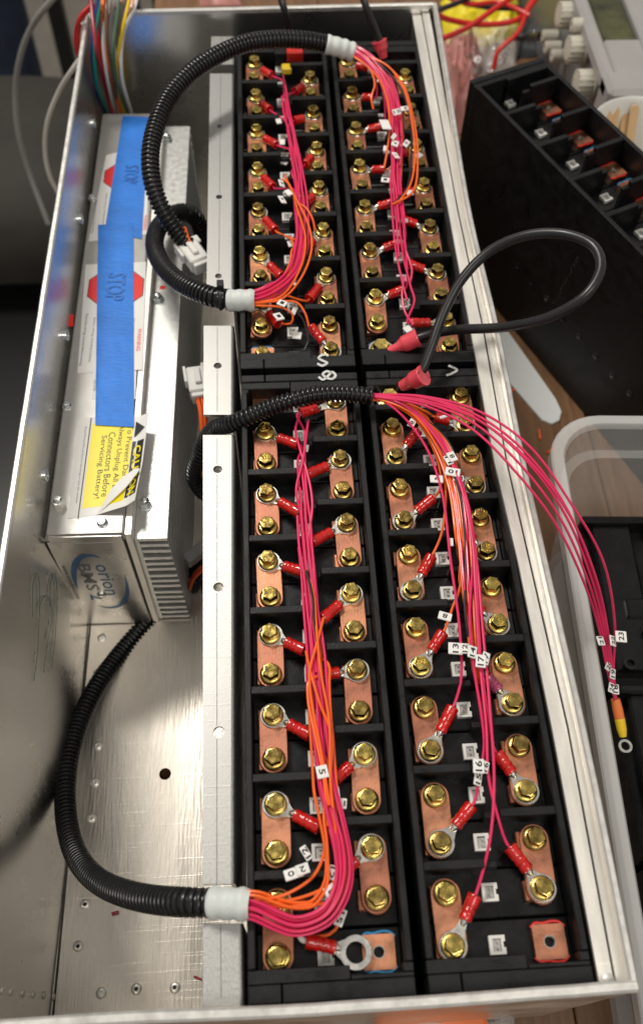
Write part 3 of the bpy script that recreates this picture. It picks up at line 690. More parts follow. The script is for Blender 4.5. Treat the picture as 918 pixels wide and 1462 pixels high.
# ---- front right harness -------------------------------------------------------------
hC = thing('wiring_harness', 'short conduit crossing the middle with bare wires fanning out to the plastic bin', 'wire harness', (20, 250, FZ + 1), group='wiring harnesses')
cC = path_px([(530, 566, 13), (495, 562, 15), (455, 563, 16), (415, 572, 15), (378, 585, 10), (350, 597, 5.5), (328, 606, -1), (311, 610, -9), (297, 622, -20), (285, 650, -34), (277, 680, -52), (290, 702, -66), (310, 704, -84)])
conduit(hC, cC, 4.9, 2.6)
mouth = [(512, 564, 13.5), (530, 566, 13)]
FRL = [  # column, row, sleeve start, sleeve end, colour, path to the mouth
 (0, 12, (576, 634), (596, 615), 'o', [(612, 600, 5), (585, 580, 12)]),
 (0, 10, (591, 727), (618, 711), 'o', [(629, 695, 4), (622, 650, 9), (590, 596, 15)]),
 (0, 8, (601, 820), (616, 794), 'o', [(630, 762, 3), (636, 700, 8), (625, 640, 12), (585, 588, 16)]),
 (0, 6, (612, 927), (632, 903), 'o', [(645, 870, 3), (658, 830, 5), (652, 740, 9), (634, 660, 13), (590, 592, 17)]),
 (0, 4, (628, 1045), (646, 1010), 'p', [(658, 968, 3), (656, 900, 6), (643, 800, 9), (630, 700, 12), (606, 635, 14), (565, 585, 16)]),
 (0, 2, (648, 1178), (673, 1150), 'p', [(684, 1108, 3), (691, 1063, 5), (676, 950, 8), (670, 880, 9), (675, 790, 10), (668, 720, 12), (635, 640, 15), (580, 582, 17)]),
 (0, 0, (665, 1315), (678, 1278), 'p', [(699, 1199, 4), (705, 1116, 6), (698, 1000, 8), (689, 900, 9), (680, 800, 10), (665, 710, 12), (632, 634, 15), (580, 578, 18)]),
 (1, 13, (641, 601), (624, 596), 'o', [(612, 590, 9), (575, 574, 13)]),
 (1, 11, (668, 686), (645, 672), 'o', [(638, 650, 7), (620, 610, 11), (580, 577, 15)]),
 (1, 9, (684, 772), (656, 752), 'o', [(646, 725, 6), (640, 670, 10), (615, 610, 14), (575, 574, 17)]),
 (1, 7, (688, 877), (667, 856), 'o', [(656, 830, 4), (660, 770, 8), (650, 690, 11), (620, 615, 15), (575, 576, 18)]),
 (1, 5, (719, 989), (701, 972), 'b', [(676, 935, 4), (664, 880, 7), (664, 780, 9), (655, 700, 12), (622, 620, 15), (575, 578, 17)]),
 (1, 3, (733, 1102), (709, 1075), 'p', [(699, 1040, 4), (688, 960, 7), (682, 880, 9), (676, 780, 11), (655, 680, 13), (610, 605, 16), (570, 575, 18)]),
 (1, 1, (756, 1241), (727, 1209), 'p', [(710, 1165, 4), (697, 1108, 6), (694, 1040, 7), (684, 940, 8), (679, 860, 10), (672, 760, 12), (648, 670, 14), (600, 598, 17), (565, 573, 18)])]
for i, (ci, j, s_, e_, mm, pth) in enumerate(FRL):
    Bp = bolt_pos('FR', ci, j)
    e, d = make_lug(hC, Bp, s_, e_, zr=-.6, insm=purpins if (ci, j) == (1, 5) else redins)
    off = Vector((random.uniform(-1, 1), random.uniform(-2, 2), random.uniform(-1, 1)))
    wire(hC, [e - d * 3, e + d * 1.8] + path_px(pth) + [U(530, 566, 13) + off, U(512, 564, 13.5) + off * .8], {'p': pink, 'o': orange, 'b': blackw}[mm])
for i in range(9):                     # further orange and pink wires in the dense part of the run
    dx = i * 2.8 - 11 + 3 * math.sin(i * 2.1); L = [(528, 566, 13), (575, 577 + i * .7, 17), (622 + dx, 622, 13), (650 + dx, 690, 11), (662 + dx, 770, 9), (668 + dx * .8, 850, 7), (676 + dx * .5, 935, 4)]
    L = L[:5 + (i % 3)]; L.append((L[-1][0] + 4, L[-1][1] + 26, -2)); L.append((L[-1][0] + 5, L[-1][1] + 14, -8)); wire(hC, path_px(L), [orange, pink, orange, orange, pink, orange, pink, blackw, orange][i])
for i in range(6):                     # the pink wires leading to the bin
    dx = [(-4, 0), (0, -6), (6, -14), (3, 4), (-9, 10), (-14, 22)][i]; k = 1 if i < 4 else .9
    L = [(515, 563, 13), (530, 563 + i * .6, 14), (600, 567 + dx[1] * .25 + i, 24), (680 + dx[0] * .5, 597 + dx[1] * .7, 34), (750 + dx[0], 652 + dx[1], 38), (808 + dx[0] * 1.1, 730 + dx[1] * .8, 26), (846 + dx[0], 820 + dx[1] * .4, 2), (865 + dx[0] * .7, 900, -28), (873 + dx[0] * .4, 960, -48), (880, 1008, -58)]
    if i == 2: L[6:8] = [(860, 800, 4), (877, 890, -26)]
    wire(hC, path_px(L), pink)
p0, p1, p2 = U(878, 998, -56), U(884, 1026, -62), U(889, 1052, -66)
o = part('ring_terminal', MB().plate([(p2.x + 3.6 * math.cos(t), p2.y - 5 + 3.6 * math.sin(t)) for t in np.linspace(0, 6.28, 21)[:-1]], [circ(p2.x, p2.y - 5, 2.3)], p2.z - .5, p2.z + .5), tin, hC)
part('insulator', MB().tube([p0, p0.lerp(p1, .5), p1], [2.3, 2.7, 2.6], 14), orangeobj, o)
part('insulator', MB().tube([p1, p1.lerp(p2, .6), p2], [2.7, 2.6, 1.8], 14), yellowins, o)
for t in ((645, 652, 16, '8', 110, 6.5, 4.6), (640, 657, 15, '11', 110, 6.5, 4), (623, 684, 12, '9', 175, 7.4, 5.4, 8), (646, 674, 14, '10', 165, 8.4, 5.2, -8), (654, 683, 12, '11', 170, 6, 4), (635, 880, 9, '8', 160, 7.0, 5.0, 10, 4), (650, 926, 9, '13', 83, 6.4, 7.4, 0, 4.2), (663, 926, 9.5, '12', 83, 5.6, 4.4), (674, 931, 10, '14', 75, 6.6, 4.6, 15), (686, 944, 10.5, '17', 80, 7, 5.2, 0, 4.2), (693, 940, 10, '17', 70, 6.6, 4, 20), (683, 1094, 9, '16', 84, 7.0, 5.4, 0, 4.4), (692, 1095, 8, '16', 70, 5.6, 4, 25), (682, 1112, 6, '15', 75, 6.6, 4, 25), (643, 774, 8, '', 85, 5, 3), (588, 604, 14, '8', 60, 6, 4), (607, 612, 12, '10', 150, 6, 4), (633, 595, 12, '', 20, 5, 2), (886, 909, -26, '23', 82, 6.8, 6.2, 0, 4.2), (857, 915, -28, '21', 95, 5.6, 4.6, 20), (874, 915, -28, '22', 85, 6.4, 4, 30), (868, 950, -44, '20', 60, 6.4, 3.4, 30), (874, 962, -46, '19', 75, 6.4, 3.6, 20), (878, 984, -52, '18', 80, 6.2, 4), (872, 982, -50, '24', 70, 6, 3.4, 20)):
    tag(hC, *t)

# ---- back left harness -------------------------------------------------------------
hB = thing('wiring_harness', 'looped conduit beside the finned box ending in a white sleeve, curved orange wires', 'wire harness', (-20, 400, FZ + 1), group='wiring harnesses')
cB = path_px([(328, 428, 5), (305, 424, 5), (280, 415, 2), (252, 399, -5), (230, 375, -14), (221, 350, -22), (227, 325, -30), (243, 309, -36), (263, 303, -42), (280, 312, -50), (289, 335, -62), (291, 370, -80)])
conduit(hB, cB, 6.2)
sleeve(hB, path_px([(326, 429, 5), (345, 429, 6), (366, 429, 6.5)]), 6.4)
part('cable_tie', MB().box(*(lambda c: (c.x - 2, c.x + 2, c.y - 2, c.y + 3, c.z - 1, c.z + 4))(U(315, 411, 11)), .4).lathe([(6.5, -1), (6.7, -.8), (6.7, .8), (6.5, 1)], 20, U(316, 427, 5), (1, -.1, 0), cap0=False, cap1=False), blackw, hB)
bB = [(398, 104, 3), (405, 140, 3.5), (413, 185, 4), (420, 230, 4.5), (427, 275, 5), (431, 320, 5.5), (429, 360, 6), (416, 395, 6.5), (392, 418, 7), (366, 429, 6.5), (345, 429, 6)]
bBp = [Vector(p) for p in spline(path_px(bB), 8)]
lugsBL = [(0, 14, (374, 99), (388, 108), 'p'), (1, 13, (435, 124), (421, 131), 'p'), (0, 12, (371, 148), (385, 157), 'p'), (1, 11, (431, 167), (421, 172), 'p'), (0, 10, (376, 197), (395, 207), 'p'),
          (1, 9, (445, 223), (435, 235), 'p'), (0, 8, (376, 253), (390, 267), 'p'), (1, 7, (449, 277), (438, 287), 'p'), (0, 6, (378, 313), (393, 329), 'o'), (1, 5, (446, 343), (437, 352), 'o'), (0, 4, (385, 378), (402, 395), 'p'), (1, 3, (457, 409), (441, 427), 'o')]
run_bundle(hB, 'BL', lugsBL, bBp, None, 6, 12, None, 1, slots=[2, 9, 3, 8, 1, 4, 10, 7, 0, 5, 11, 6])
for i in range(5):
    wire(hB, offset_path(bBp[1 + i * 3:], -3.4 + i * 1.7, 3.0 + (i % 2) * .8), pink)
for L, c in (([(403, 256, 9), (412, 262, 10), (425, 300, 10), (436, 340, 10), (428, 385, 11), (400, 424, 9), (362, 432, 8)], orange), ([(406, 250, 8), (418, 275, 11), (440, 320, 12), (445, 355, 12), (428, 400, 11), (400, 428, 9), (362, 431, 8)], orange),
             ([(402, 335, 2), (416, 342, 6), (420, 362, 8), (410, 395, 9), (385, 420, 9), (362, 428, 8)], orange), ([(410, 262, 6), (430, 310, 9), (437, 345, 9), (428, 400, 8), (414, 420, 3)], blackw),
             ([(441, 466, 4), (436, 448, 8), (424, 432, 10), (405, 430, 10), (362, 433, 8)], orange), ([(402, 462, 2), (415, 462, 3), (418, 450, 6), (405, 440, 9), (362, 436, 7)], orange), ([(434, 500, -2), (440, 485, 1), (432, 455, 4), (415, 440, 5)], blackw),
             ([(450, 330, 4), (446, 312, 8), (436, 296, 10), (424, 290, 9)], orange)):
    wire(hB, path_px(L), c)
e, d = make_lug(hB, bolt_pos('BL', 0, 2), (383, 447), (398, 463), zr=-.6)
e, d = make_lug(hB, bolt_pos('BL', 1, 0), (464, 487), (444, 467), zr=-.6)
for t in ((403, 433, 13, '1', 150, 6, 5, 5), (398, 452, 8, '1', 120, 6.6, 5.6, 15), (420, 444, 6, '', 70, 6, 3, 30), (424, 479, -4, '', 80, 6, 6), (398, 173, 2, '', 100, 6, 4), (403, 203, 0, '', 90, 6, 4), (408, 230, -3, '', 60, 8, 5), (403, 285, 9, '4', 110, 8, 4, 20), (412, 275, 12, '', 120, 6, 4), (415, 348, 2, '', 100, 6, 4), (414, 400, 7, '', 60, 6, 3), (402, 262, 11, '6', 100, 7, 4, 30)):
    tag(hB, *t)

# ---- back right harness -------------------------------------------------------------
hA = thing('wiring_harness', 'high arching conduit ending in a white sleeve beside tangled pink wires', 'wire harness', (0, 500, FZ + 1), group='wiring harnesses')
cA = path_px([(467, 63, 22), (440, 58, 27), (400, 56, 31), (355, 61, 34), (310, 79, 35), (272, 104, 34), (243, 136, 31), (224, 176, 27), (215, 222, 20), (219, 265, 10), (235, 305, -2), (252, 330, -12), (267, 349, -20)])
conduit(hA, cA, 6.0)
sleeve(hA, path_px([(465, 63, 22.5), (484, 68, 20), (505, 75, 16)]), 6.4)
bA = [(598, 470, 2.5), (590, 430, 3), (581, 390, 3.5), (575, 350, 4), (571, 310, 4.5), (568, 270, 5), (567, 230, 6), (566, 190, 8), (560, 150, 11), (545, 112, 14), (525, 88, 16), (503, 74, 16.5), (486, 69, 19)]
bAp = [Vector(p) for p in spline(path_px(bA), 8)]
lugsBR = [(1, 1, (613, 459), (586, 461), 'p'), (0, 2, (555, 423), (574, 414), 'p'), (1, 3, (606, 385), (582, 376), 'p'), (0, 4, (548, 355), (573, 345), 'p'), (1, 5, (595, 320), (568, 310), 'p'), (0, 6, (540, 296), (565, 288), 'o'),
          (0, 8, (531, 243), (550, 242), 'o'), (1, 7, (590, 272), (578, 276), 'p'), (0, 10, (524, 182), (543, 181), 'p'), (1, 9, (586, 214), (574, 218), 'p'), (0, 12, (514, 136), (527, 138), 'p'), (1, 11, (578, 162), (566, 166), 'p'), (0, 14, (508, 90), (520, 95), 'p'), (1, 13, (566, 112), (554, 114), 'o')]
run_bundle(hA, 'BR', lugsBR, bAp, None, 6, 12, None, 1, slots=[2, 9, 3, 8, 1, 4, 10, 7, 0, 5, 11, 6, 13, 15])
for i in range(7):
    wire(hA, offset_path(bAp[2 + i * 3:], -4.5 + i * 1.6, 2.6 + (i % 3) * .8), pink)
for L, c in (([(568, 290, 8), (585, 265, 12), (592, 225, 15), (588, 175, 18), (575, 125, 20), (550, 92, 20), (500, 76, 17)], orange), ([(560, 292, 8), (588, 275, 11), (596, 225, 14), (590, 170, 16), (572, 115, 19), (540, 86, 19), (500, 75, 17)], orange), ([(562, 290, 7), (580, 270, 10), (587, 220, 13), (585, 165, 16), (568, 120, 18), (535, 88, 18), (500, 76, 17)], blackw),
             ([(548, 240, 6), (552, 220, 9), (556, 180, 13), (552, 140, 16), (535, 105, 17), (500, 77, 17)], orange), ([(533, 156, 8), (530, 140, 12), (535, 120, 15), (525, 95, 17), (500, 76, 17)], orange), ([(590, 464, 1), (578, 445, 0), (574, 420, 2), (577, 395, 4)], pink), ([(585, 405, 2), (588, 385, 4), (580, 360, 6)], pink)):
    wire(hA, path_px(L), c)
for t in ((550, 178, 17, '', 100, 11, 7, 10), (566, 160, 17, '13', 20, 6, 5, 20), (578, 155, 17, '4', 10, 7, 4, 15), (580, 205, 14, '9', 60, 7, 4, 20), (564, 205, 14, '6', 70, 6, 5, 10), (565, 222, 11, '7', 110, 7, 4, 20), (550, 257, 6, '1', 170, 6, 5), (597, 222, 6, '', 40, 6, 5), (585, 275, 4, '', 90, 5, 5), (535, 100, 17, '', 60, 5, 3), (577, 315, 2, '', 90, 4, 5), (570, 345, 2, '', 90, 4, 5), (582, 470, -1, '', 30, 5, 5), (550, 212, 8, '', 80, 6, 3), (562, 195, 16, '', 60, 6, 3, 30)):
    tag(hA, *t)

# ------------------------------------------------------------------ plugs beside the control box
def plug(pts, label):
    t = thing('wire_plug', label, 'connector', pts[0], 0, None); return t
for (px, py, z, ang, lab, wires) in ((278, 366, -22, -62, 'white plastic plug with orange leads at the end of the arching conduit', ((266, 335, -16), (272, 350, -20))), (284, 548, -48, -82, 'white plastic plug feeding orange leads under the rail beside the finned box', None)):
    c = U(px, py, z); t = thing('wire_plug', lab, 'connector', (c.x, c.y, c.z - 5))
    q = Matrix.Translation(c) @ Matrix.Rotation(R_(ang), 4, 'Z')
    part('housing', MB().box(-11, 9, -6.5, 6.5, -5, 5, .9).box(-8, 4, -2, 2, 4.9, 7.0, .5).box(9.2, 12.5, -5.5, 5.5, -4, 4, .5).xf(q), whitep, t)
    part('latch', MB().box(-15, -8, 3, 9.5, 1, 3, .6).box(-13, 0, -8.5, -6.6, -3, 4, .5).xf(q), whitep, t)
    if wires:
        for k in range(3): part('lead', MB().tube(spline([c + Vector((-2 + k, 4, 0)), U(268 + k * 2, 345 + k, z + 6), U(258 + k * 3, 326 - k, z + 12)], 2), .85, 8), orange, t)
    else:
        for k in range(5): part('lead', MB().tube(spline([c + Vector((1.2 * k - 2.4, -8, 0)), U(285 + k * 2.2, 585, z + 2 * (k % 2)), U(288 + k * 2, 625, z - 8), U(290 + k * 2, 680, z - 30)], 2), .85, 8), orange if k != 2 else blackw, t)
t = thing('wire_plug', 'small grey plug with orange and pink leads by the lower end of the fins', 'connector', U(286, 800, -128))
c = U(281, 790, -120); part('housing', MB().box(-9, 8, -4, 4, -4, 4, .7).xf(Matrix.Translation(c) @ Matrix.Rotation(R_(40), 4, 'Z')), mat('grey_plug', (.42, .42, .42), .4), t)
for k in range(4): part('lead', MB().tube(spline([U(270, 838 + 2 * k, -148), U(279, 818 + 2 * k, -132 + k), U(300, 800 + 2 * k, -122)], 2), 1.0, 8), (orange, orange, pink, orange)[k], t)

# ------------------------------------------------------------------ control box (finned battery management unit)
BT = -40.0; BH = BT - FZ - .4
f0 = U(63, 765, BT); f1 = U(145, 163, BT); rzb = math.atan2(-(f1.x - f0.x), f1.y - f0.y)
bms_o = Vector((left_x(f0.y) + 1.2, f0.y, FZ + .4)); BL_ = (f1 - f0).length; BWD = 49.5
bms = thing('control_box', 'silver control box with side fins, blue tape and warning stickers on its top', 'control box', bms_o, rzb)
WB = dict(world=False)
prof = [(0, 0), (0, BH - 8), (.5, BH - 6.5), (2.6, BH - .6), (3.4, BH), (BWD - 5.2, BH), (BWD - 4.2, BH - .8), (BWD - 4.2, 0)]
n_ = len(prof); part('case', MB().add([(x, y, z) for y in (.9, BL_) for x, z in prof], [(i, (i + 1) % n_, n_ + (i + 1) % n_, n_ + i) for i in range(n_)] + [tuple(range(n_)), tuple(range(n_, 2 * n_))]), bmsg, bms, smooth=20, **WB)
part('front_frame', MB().box(.2, BWD - 4.3, .3, .88, .2, BH - 8, .1), mat('dark_seam', (.03, .03, .03), .6), bms, **WB)
part('front_plate', MB().box(1.6, BWD - 5.0, -.6, .85, .8, BH - 8.0, .3).box(3.4, BWD - 5.4, -.6, .85, BH - 8.0, BH - 1.6, .3), bmsf, bms, **WB)
part('mounting_plate', MB().box(BWD - 3.7, BWD + .2, -.2, BL_ - 1, 0, BH - .6, .3), alu_bright, bms, **WB)
NF = 15
for k in range(NF):
    z1 = BH - 9 - k * (BH - 13) / (NF - 1)
    part('fin', MB().box(BWD + .3, BWD + 19.0 + k * .12, 1.5 + (k % 3) * .3, BL_ - 3, z1 - 2.9, z1, .3), finm, bms, **WB)
part('fin_web', MB().box(BWD + .25, BWD + 2.6, 1.6, BL_ - 3.5, 1, BH - 10.8), finm, bms, **WB)
Binv = ROOTM[bms].inverted()
def T(px, py, dz=0.0): return Binv @ U(px, py, BT + dz)          # a point on the box's top, in its own frame
def top_patch(name, quad_px, m, dz, th=.18, parent=None, n=10, curl=None, label=None):
    q = [T(*p) for p in quad_px]; mb = MB(); vs = []; fs = []
    for i in range(n + 1):
        for j in range(n + 1):
            u, v = i / n, j / n; p = (q[0] * (1 - u) + q[1] * u) * (1 - v) + (q[3] * (1 - u) + q[2] * u) * v
            zz = BH + dz + th + (curl(u, v) if curl else 0); vs.append((p.x, p.y, zz))
    for i in range(n):
        for j in range(n): a = i * (n + 1) + j; fs.append((a, a + 1, a + n + 2, a + n + 1))
    m0 = len(vs); vs += [(x, y, z - th) for x, y, z in vs]; fs += [tuple(k + m0 for k in f[::-1]) for f in fs]
    edge = [i * (n + 1) for i in range(n + 1)] + [n * (n + 1) + j for j in range(1, n + 1)] + [i * (n + 1) + n for i in range(n - 1, -1, -1)] + [j for j in range(n - 1, 0, -1)]
    for a, b in zip(edge, edge[1:] + edge[:1]): fs.append((a, b, b + m0, a + m0))
    return part(name, mb.add(vs, fs), m, parent or bms, world=False, label=label)
def octagon(c, r, dz, m, par, name='stop_octagon'):
    ol = [(c.x + r * math.cos(R_(22.5 + 45 * i)), c.y + r * math.sin(R_(22.5 + 45 * i))) for i in range(8)]
    return part(name, MB().plate(ol, [], BH + dz, BH + dz + .03), m, par, world=False, smooth=0)
XD, YD = Vector((0, -1, 0)), Vector((1, 0, 0))
def label_text(par, body, px, py, dz, size, m, width=None, bold=0.0, name='lettering'):
    p = T(px, py); return part(name, text_mb(body, size, (p.x, p.y, BH + dz), XD, YD, width=width, bold=bold), m, par, world=False, smooth=0)
# two stop stickers
s1 = top_patch('warning_sticker', [(152, 222), (213, 206), (210, 335), (127, 345)], paper, .02)
c = T(179, 252); octagon(c, 16.4, .21, ink, s1, 'octagon_outline'); octagon(c, 15.9, .25, redp, s1)
label_text(s1, 'WARNING', 208, 318, .22, 3.2, redp, 16, .02); label_text(s1, 'Read the wiring manual before wiring.', 135, 310, .22, 2.0, ink, 34); label_text(s1, 'battery wiring, including busbars,', 150, 300, .22, 2.0, ink, 34)
s2 = top_patch('warning_sticker', [(123, 378), (209, 374), (204, 528), (111, 533)], paper, .02)
c = T(166, 411); octagon(c, 19.8, .21, ink, s2, 'octagon_outline'); octagon(c, 19.2, .25, redp, s2)
label_text(s2, 'WARNING', 199, 485, .22, 3.6, redp, 19, .02); label_text(s2, 'Read the wiring manual before wiring.', 120, 485, .22, 2.3, ink, 44); label_text(s2, 'battery wiring, including busbars,', 132, 485, .22, 2.3, ink, 38); label_text(s2, 'DO NOT ATTEMPT', 190, 475, .22, 2.0, ink, 24)
s3 = top_patch('warning_sticker', [(134, 530), (195, 530), (194, 570), (132, 570)], paper, .015)
label_text(s3, 'CAUTION', 136, 550, .22, 2.4, ink, 9)
# yellow caution sticker, its corner peeling up
def peel(u, v):
    d = u * .75 + v * 1.0 - 1.30
    e = (u - .86) * 18
    return max(0, d) * 16 + max(0, e) * 1.2
s4 = top_patch('caution_sticker', [(115, 596), (214, 594), (197, 728), (97, 741)], paper, .02, n=26, curl=peel)
part('ruled_line', MB().strip(*[[(T(px + d, py).x, T(px + d, py).y) for px, py in ((131, 597), (112, 741))] for d in (-.8, .8)], BH + .24, BH + .27), ink, s4, world=False, smooth=0)
def band(v0, v1, nm):                    # the black caution band follows the lifted edge
    q = [T(*p) for p in [(115, 596), (214, 594), (197, 728), (97, 741)]]
    f = lambda u, v: (q[0] * (1 - u) + q[1] * u) * (1 - v) + (q[3] * (1 - u) + q[2] * u) * v
    return f
f4 = band(0, 0, '')
def on4(u, v, dz): p = f4(u, v); return Vector((p.x, p.y, BH + .2 + dz + peel(u, v)))
def surf_patch(name, u0, u1, v0, v1, m, dz, n=16):
    vs = [on4(u0 + (u1 - u0) * i / n, v0 + (v1 - v0) * j / n, dz) for i in range(n + 1) for j in range(n + 1)]
    return part(name, MB().add(vs, [(i * (n + 1) + j, i * (n + 1) + j + 1, (i + 1) * (n + 1) + j + 1, (i + 1) * (n + 1) + j) for i in range(n) for j in range(n)]), m, s4, world=False)
surf_patch('yellow_print', .19, .79, .07, .92, yellowp, .05, 24)
fl = [on4(.42, 1.0, .4), on4(.62, .90, 1.2), on4(.82, .79, 2.2), on4(1.0, .66, 2.6)]; fi = [on4(.47, .955, 1.6), on4(.60, .80, 4.0), on4(.74, .70, 4.6), on4(.93, .63, 4.0)]
part('folded_corner', MB().add(fl + fi, [(i, i + 1, i + 5, i + 4) for i in range(3)]), paper, s4, world=False, smooth=60)
surf_patch('caution_band', .80, .975, .28, .90, ink, .10)
vs = [on4(.815, .06, .1), on4(.815, .24, .1), on4(.965, .15, .1)]; part('warning_triangle', MB().add(vs, [(0, 1, 2)]), ink, s4, world=False, smooth=0)
vs = [on4(.835, .085, .16), on4(.835, .215, .16), on4(.94, .15, .16)]; part('warning_triangle', MB().add(vs, [(0, 1, 2)]), yellowp, s4, world=False, smooth=0)
vs = [on4(.85, .15, .2), on4(.88, .13, .2), on4(.88, .145, .2), on4(.915, .145, .2), on4(.88, .165, .2), on4(.88, .155, .2)]; part('warning_bolt', MB().add(vs, [(0, 1, 2, 3, 4, 5)]), ink, s4, world=False, smooth=0)
def text4(body, uc, v0, v1, usize, m, bold=0.0, dz=.14):
    t = text_mb(body, 1, (0, 0, 0), (1, 0, 0), (0, 1, 0), bold=bold); xs = [p[0] for p in t.v]; ys = [p[1] for p in t.v]; w0 = max(xs) - min(xs)
    vs = [on4(min(1, uc + p[1] / (max(ys) - min(ys)) * usize), v0 + (v1 - v0) * (p[0] - min(xs)) / w0, dz) for p in t.v]
    part('lettering', MB().add(vs, t.f), m, s4, world=False, smooth=0)
text4('CAUTION', .887, .33, .88, .115, yellowp, .02, .16)
text4('To Prevent Damage', .735, .10, .80, .10, ink, 0, .12); text4('Always Unplug All BMS', .615, .09, .86, .10, ink, 0, .12); text4('Connectors Before', .495, .17, .83, .10, ink, 0, .12); text4('Servicing Battery!', .375, .20, .84, .10, ink, 0, .12)
text4('Read Wiring Manual Before Servicing or visit the website', .10, .10, .86, .035, ink, 0, .05)
# blue tape in two overlapping lengths
tp = top_patch('blue_tape', [(176, 166), (214, 168), (203, 342), (150, 330)], bluetape, .30, n=40, curl=lambda u, v: .12 * noise.noise(Vector((u * 5, v * 9, 0))) + .22 * abs(noise.noise(Vector((u * 3 + v * 6, v * 22, 2)))) + max(0, u - .93) * 4 * abs(noise.noise(Vector((1, v * 6, 7)))))
tp2 = top_patch('blue_tape', [(141, 322), (191, 320), (192, 611), (137, 608)], bluetape, .55, n=48, curl=lambda u, v: .15 * noise.noise(Vector((u * 5, v * 9, 4))) + .25 * abs(noise.noise(Vector((u * 3 + v * 4, v * 26, 6)))) + max(0, .06 - u) * 14 * abs(noise.noise(Vector((1, v * 7, 3)))) + max(0, v - .93) * 3)
label_text(tp2, 'STOP', 166, 411, 1.25, 17, bluetape2, 25, .01); label_text(tp, 'STOP', 188, 250, .98, 14, bluetape2, 20, .01)
# screws on the lid, cap nuts on the top fin, bolts through the wall
scr = mesh_from('screw', MB().lathe([(3.1, 0), (3.1, .3), (2.6, .55), (2.55, 1.5), (1.9, 2.3), (1.0, 2.4), (.9, 1.9)], 18).box(-1.6, 1.6, -.3, .3, 1.6, 2.5), steel)
for px, py in ((97, 580), (147, 747), (133, 283), (128, 300 - 170 + 30)):
    p = T(px, py); inst('screw', scr, bms, (p.x, p.y, BH))
p = T(86, 722); so = part('standoff', MB().lathe([(3.6, 0), (3.6, 5), (3.2, 5.4)], 6, (p.x, p.y, BH)), alu_bright, bms, world=False); inst('screw', scr, bms, (p.x, p.y, BH + 5.4))
nut = mesh_from('cap_nut', MB().lathe([(4.2, 0), (4.2, .7)], 20).lathe([(3.6, .6), (3.6, 2.8), (3.2, 3.2)], 6).lathe([(2.9, 3.1), (2.7, 4.2), (2.0, 5.2), (.8, 5.7)], 16), steel)
for px, py in ((208, 720), (226, 428), (239, 200)):
    p = T(px, py, -9); inst('cap_nut', nut, bms, (p.x, p.y, BH - 9))
for px, py in ((131, 176), (113, 313), (92, 479), (62, 679)):
    p = U(px, py, -31); x0 = left_x(p.y) + 1
    mb = MB().lathe([(1.9, 0), (1.9, max(1, p.x - x0 - 1))], 12, (x0, p.y, -31), (1, 0, 0)).lathe([(3.7, 0), (3.8, .4), (3.8, 4.6), (3.4, 5.0), (2.2, 5.0), (2.0, 3.0)], 18, (p.x - 2.4, p.y, -31), (1, 0, 0))
    part('wall_bolt', mb, steel, bms)
part('red_mark', MB().add([Binv @ U(*p, BT - 8.9) for p in ((229, 408), (237, 408), (236, 413), (228, 413))], [(0, 1, 2, 3)]), redp, bms, world=False, smooth=0)
part('red_mark', MB().add([T(101, 449, 0) + Vector((0, 0, .05)), T(106, 449, 0) + Vector((0, 0, .05)), T(105, 466, 0) + Vector((0, 0, .05)), T(100, 466, 0) + Vector((0, 0, .05))], [(0, 1, 2, 3)]), redp, bms, world=False, smooth=0)
# printed logo and address on the front plate (reads downwards)
FY = -.68
def front_text(body, x, z, size, m, width, bold=0):
    part('lettering', text_mb(body, size, (x, FY, z), (0, 0, -1), (1, 0, 0), width=width, bold=bold), m, bms, world=False, smooth=0)
front_text('orion', 27, 62, 12.5, logoblue, 40, .012); front_text('BMS', 16.5, 66, 10.5, logogrey, 34, .02); front_text('2', 16.5, 40, 11, logoblue, 8, .02); front_text('www.orionbms.com', 5.2, 60, 4.2, ink, 44)
def swoosh(cx, cz, rx, rz, a0, a1, w, m):
    n = 28; vs = []
    for i in range(n + 1):
        t = i / n; a = R_(a0 + (a1 - a0) * t); k = w * math.sin(math.pi * min(1, t * 1.02 + .02)) ** .7
        for s in (0, 1): vs.append((cx + (rx - s * k) * math.cos(a), FY, cz + (rz - s * k * 1.1) * math.sin(a)))
    part('logo_swoosh', MB().add(vs, [(2 * i, 2 * i + 2, 2 * i + 3, 2 * i + 1) for i in range(n)]), m, bms, world=False, smooth=0)
swoosh(21, 60, 14.5, 35, 60, 200, 4.2, logoblue); swoosh(23, 58, 15.5, 35, -120, 20, 3.2, logoblue)
part('screw', MB().lathe([(2.8, 0), (2.7, 1), (1.6, 1.7), (.7, 1.5)], 16, (20, -.6, 43), (0, -1, 0)), steel, bms, world=False)

# ------------------------------------------------------------------ leads out of the back of the control box
lb = thing('lead_bundle', 'many coloured thin leads rising over the back corner of the enclosure', 'wire bundle', U(165, 150, -60))
LEADS = [('red', (161, 160), (149, 100), (140, 40), (143, -8)), ('navy', (150, 162), (135, 110), (132, 60), (141, -8)), ('teal', (155, 163), (138, 115), (136, 55), (147, -8)), ('white', (163, 158), (152, 100), (148, 50), (158, -8)),
         ('maroon', (160, 162), (146, 105), (138, 70), (130, -8)), ('orange', (172, 160), (158, 100), (148, 35), (147, 6)), ('grey', (168, 160), (158, 90), (158, 40), (165, -8)), ('brown', (170, 158), (160, 100), (154, 60), (152, 10)),
         ('yellow', (178, 160), (167, 105), (174, 50), (186, -5)), ('green', (181, 160), (166, 110), (162, 70), (170, 5)), ('white', (188, 162), (174, 105), (176, 50), (192, 12)), ('salmon', (176, 100), (174, 70), (180, 30), (188, 10)), ('white', (170, 155), (165, 80), (160, 30), (172, -6)), ('grey', (175, 158), (164, 70), (168, 30), (184, -6)), ('salmon', (160, 60), (152, 35), (160, 18), (180, -5)), ('red', (147, 60), (140, 30), (133, 14), (128, -6))]
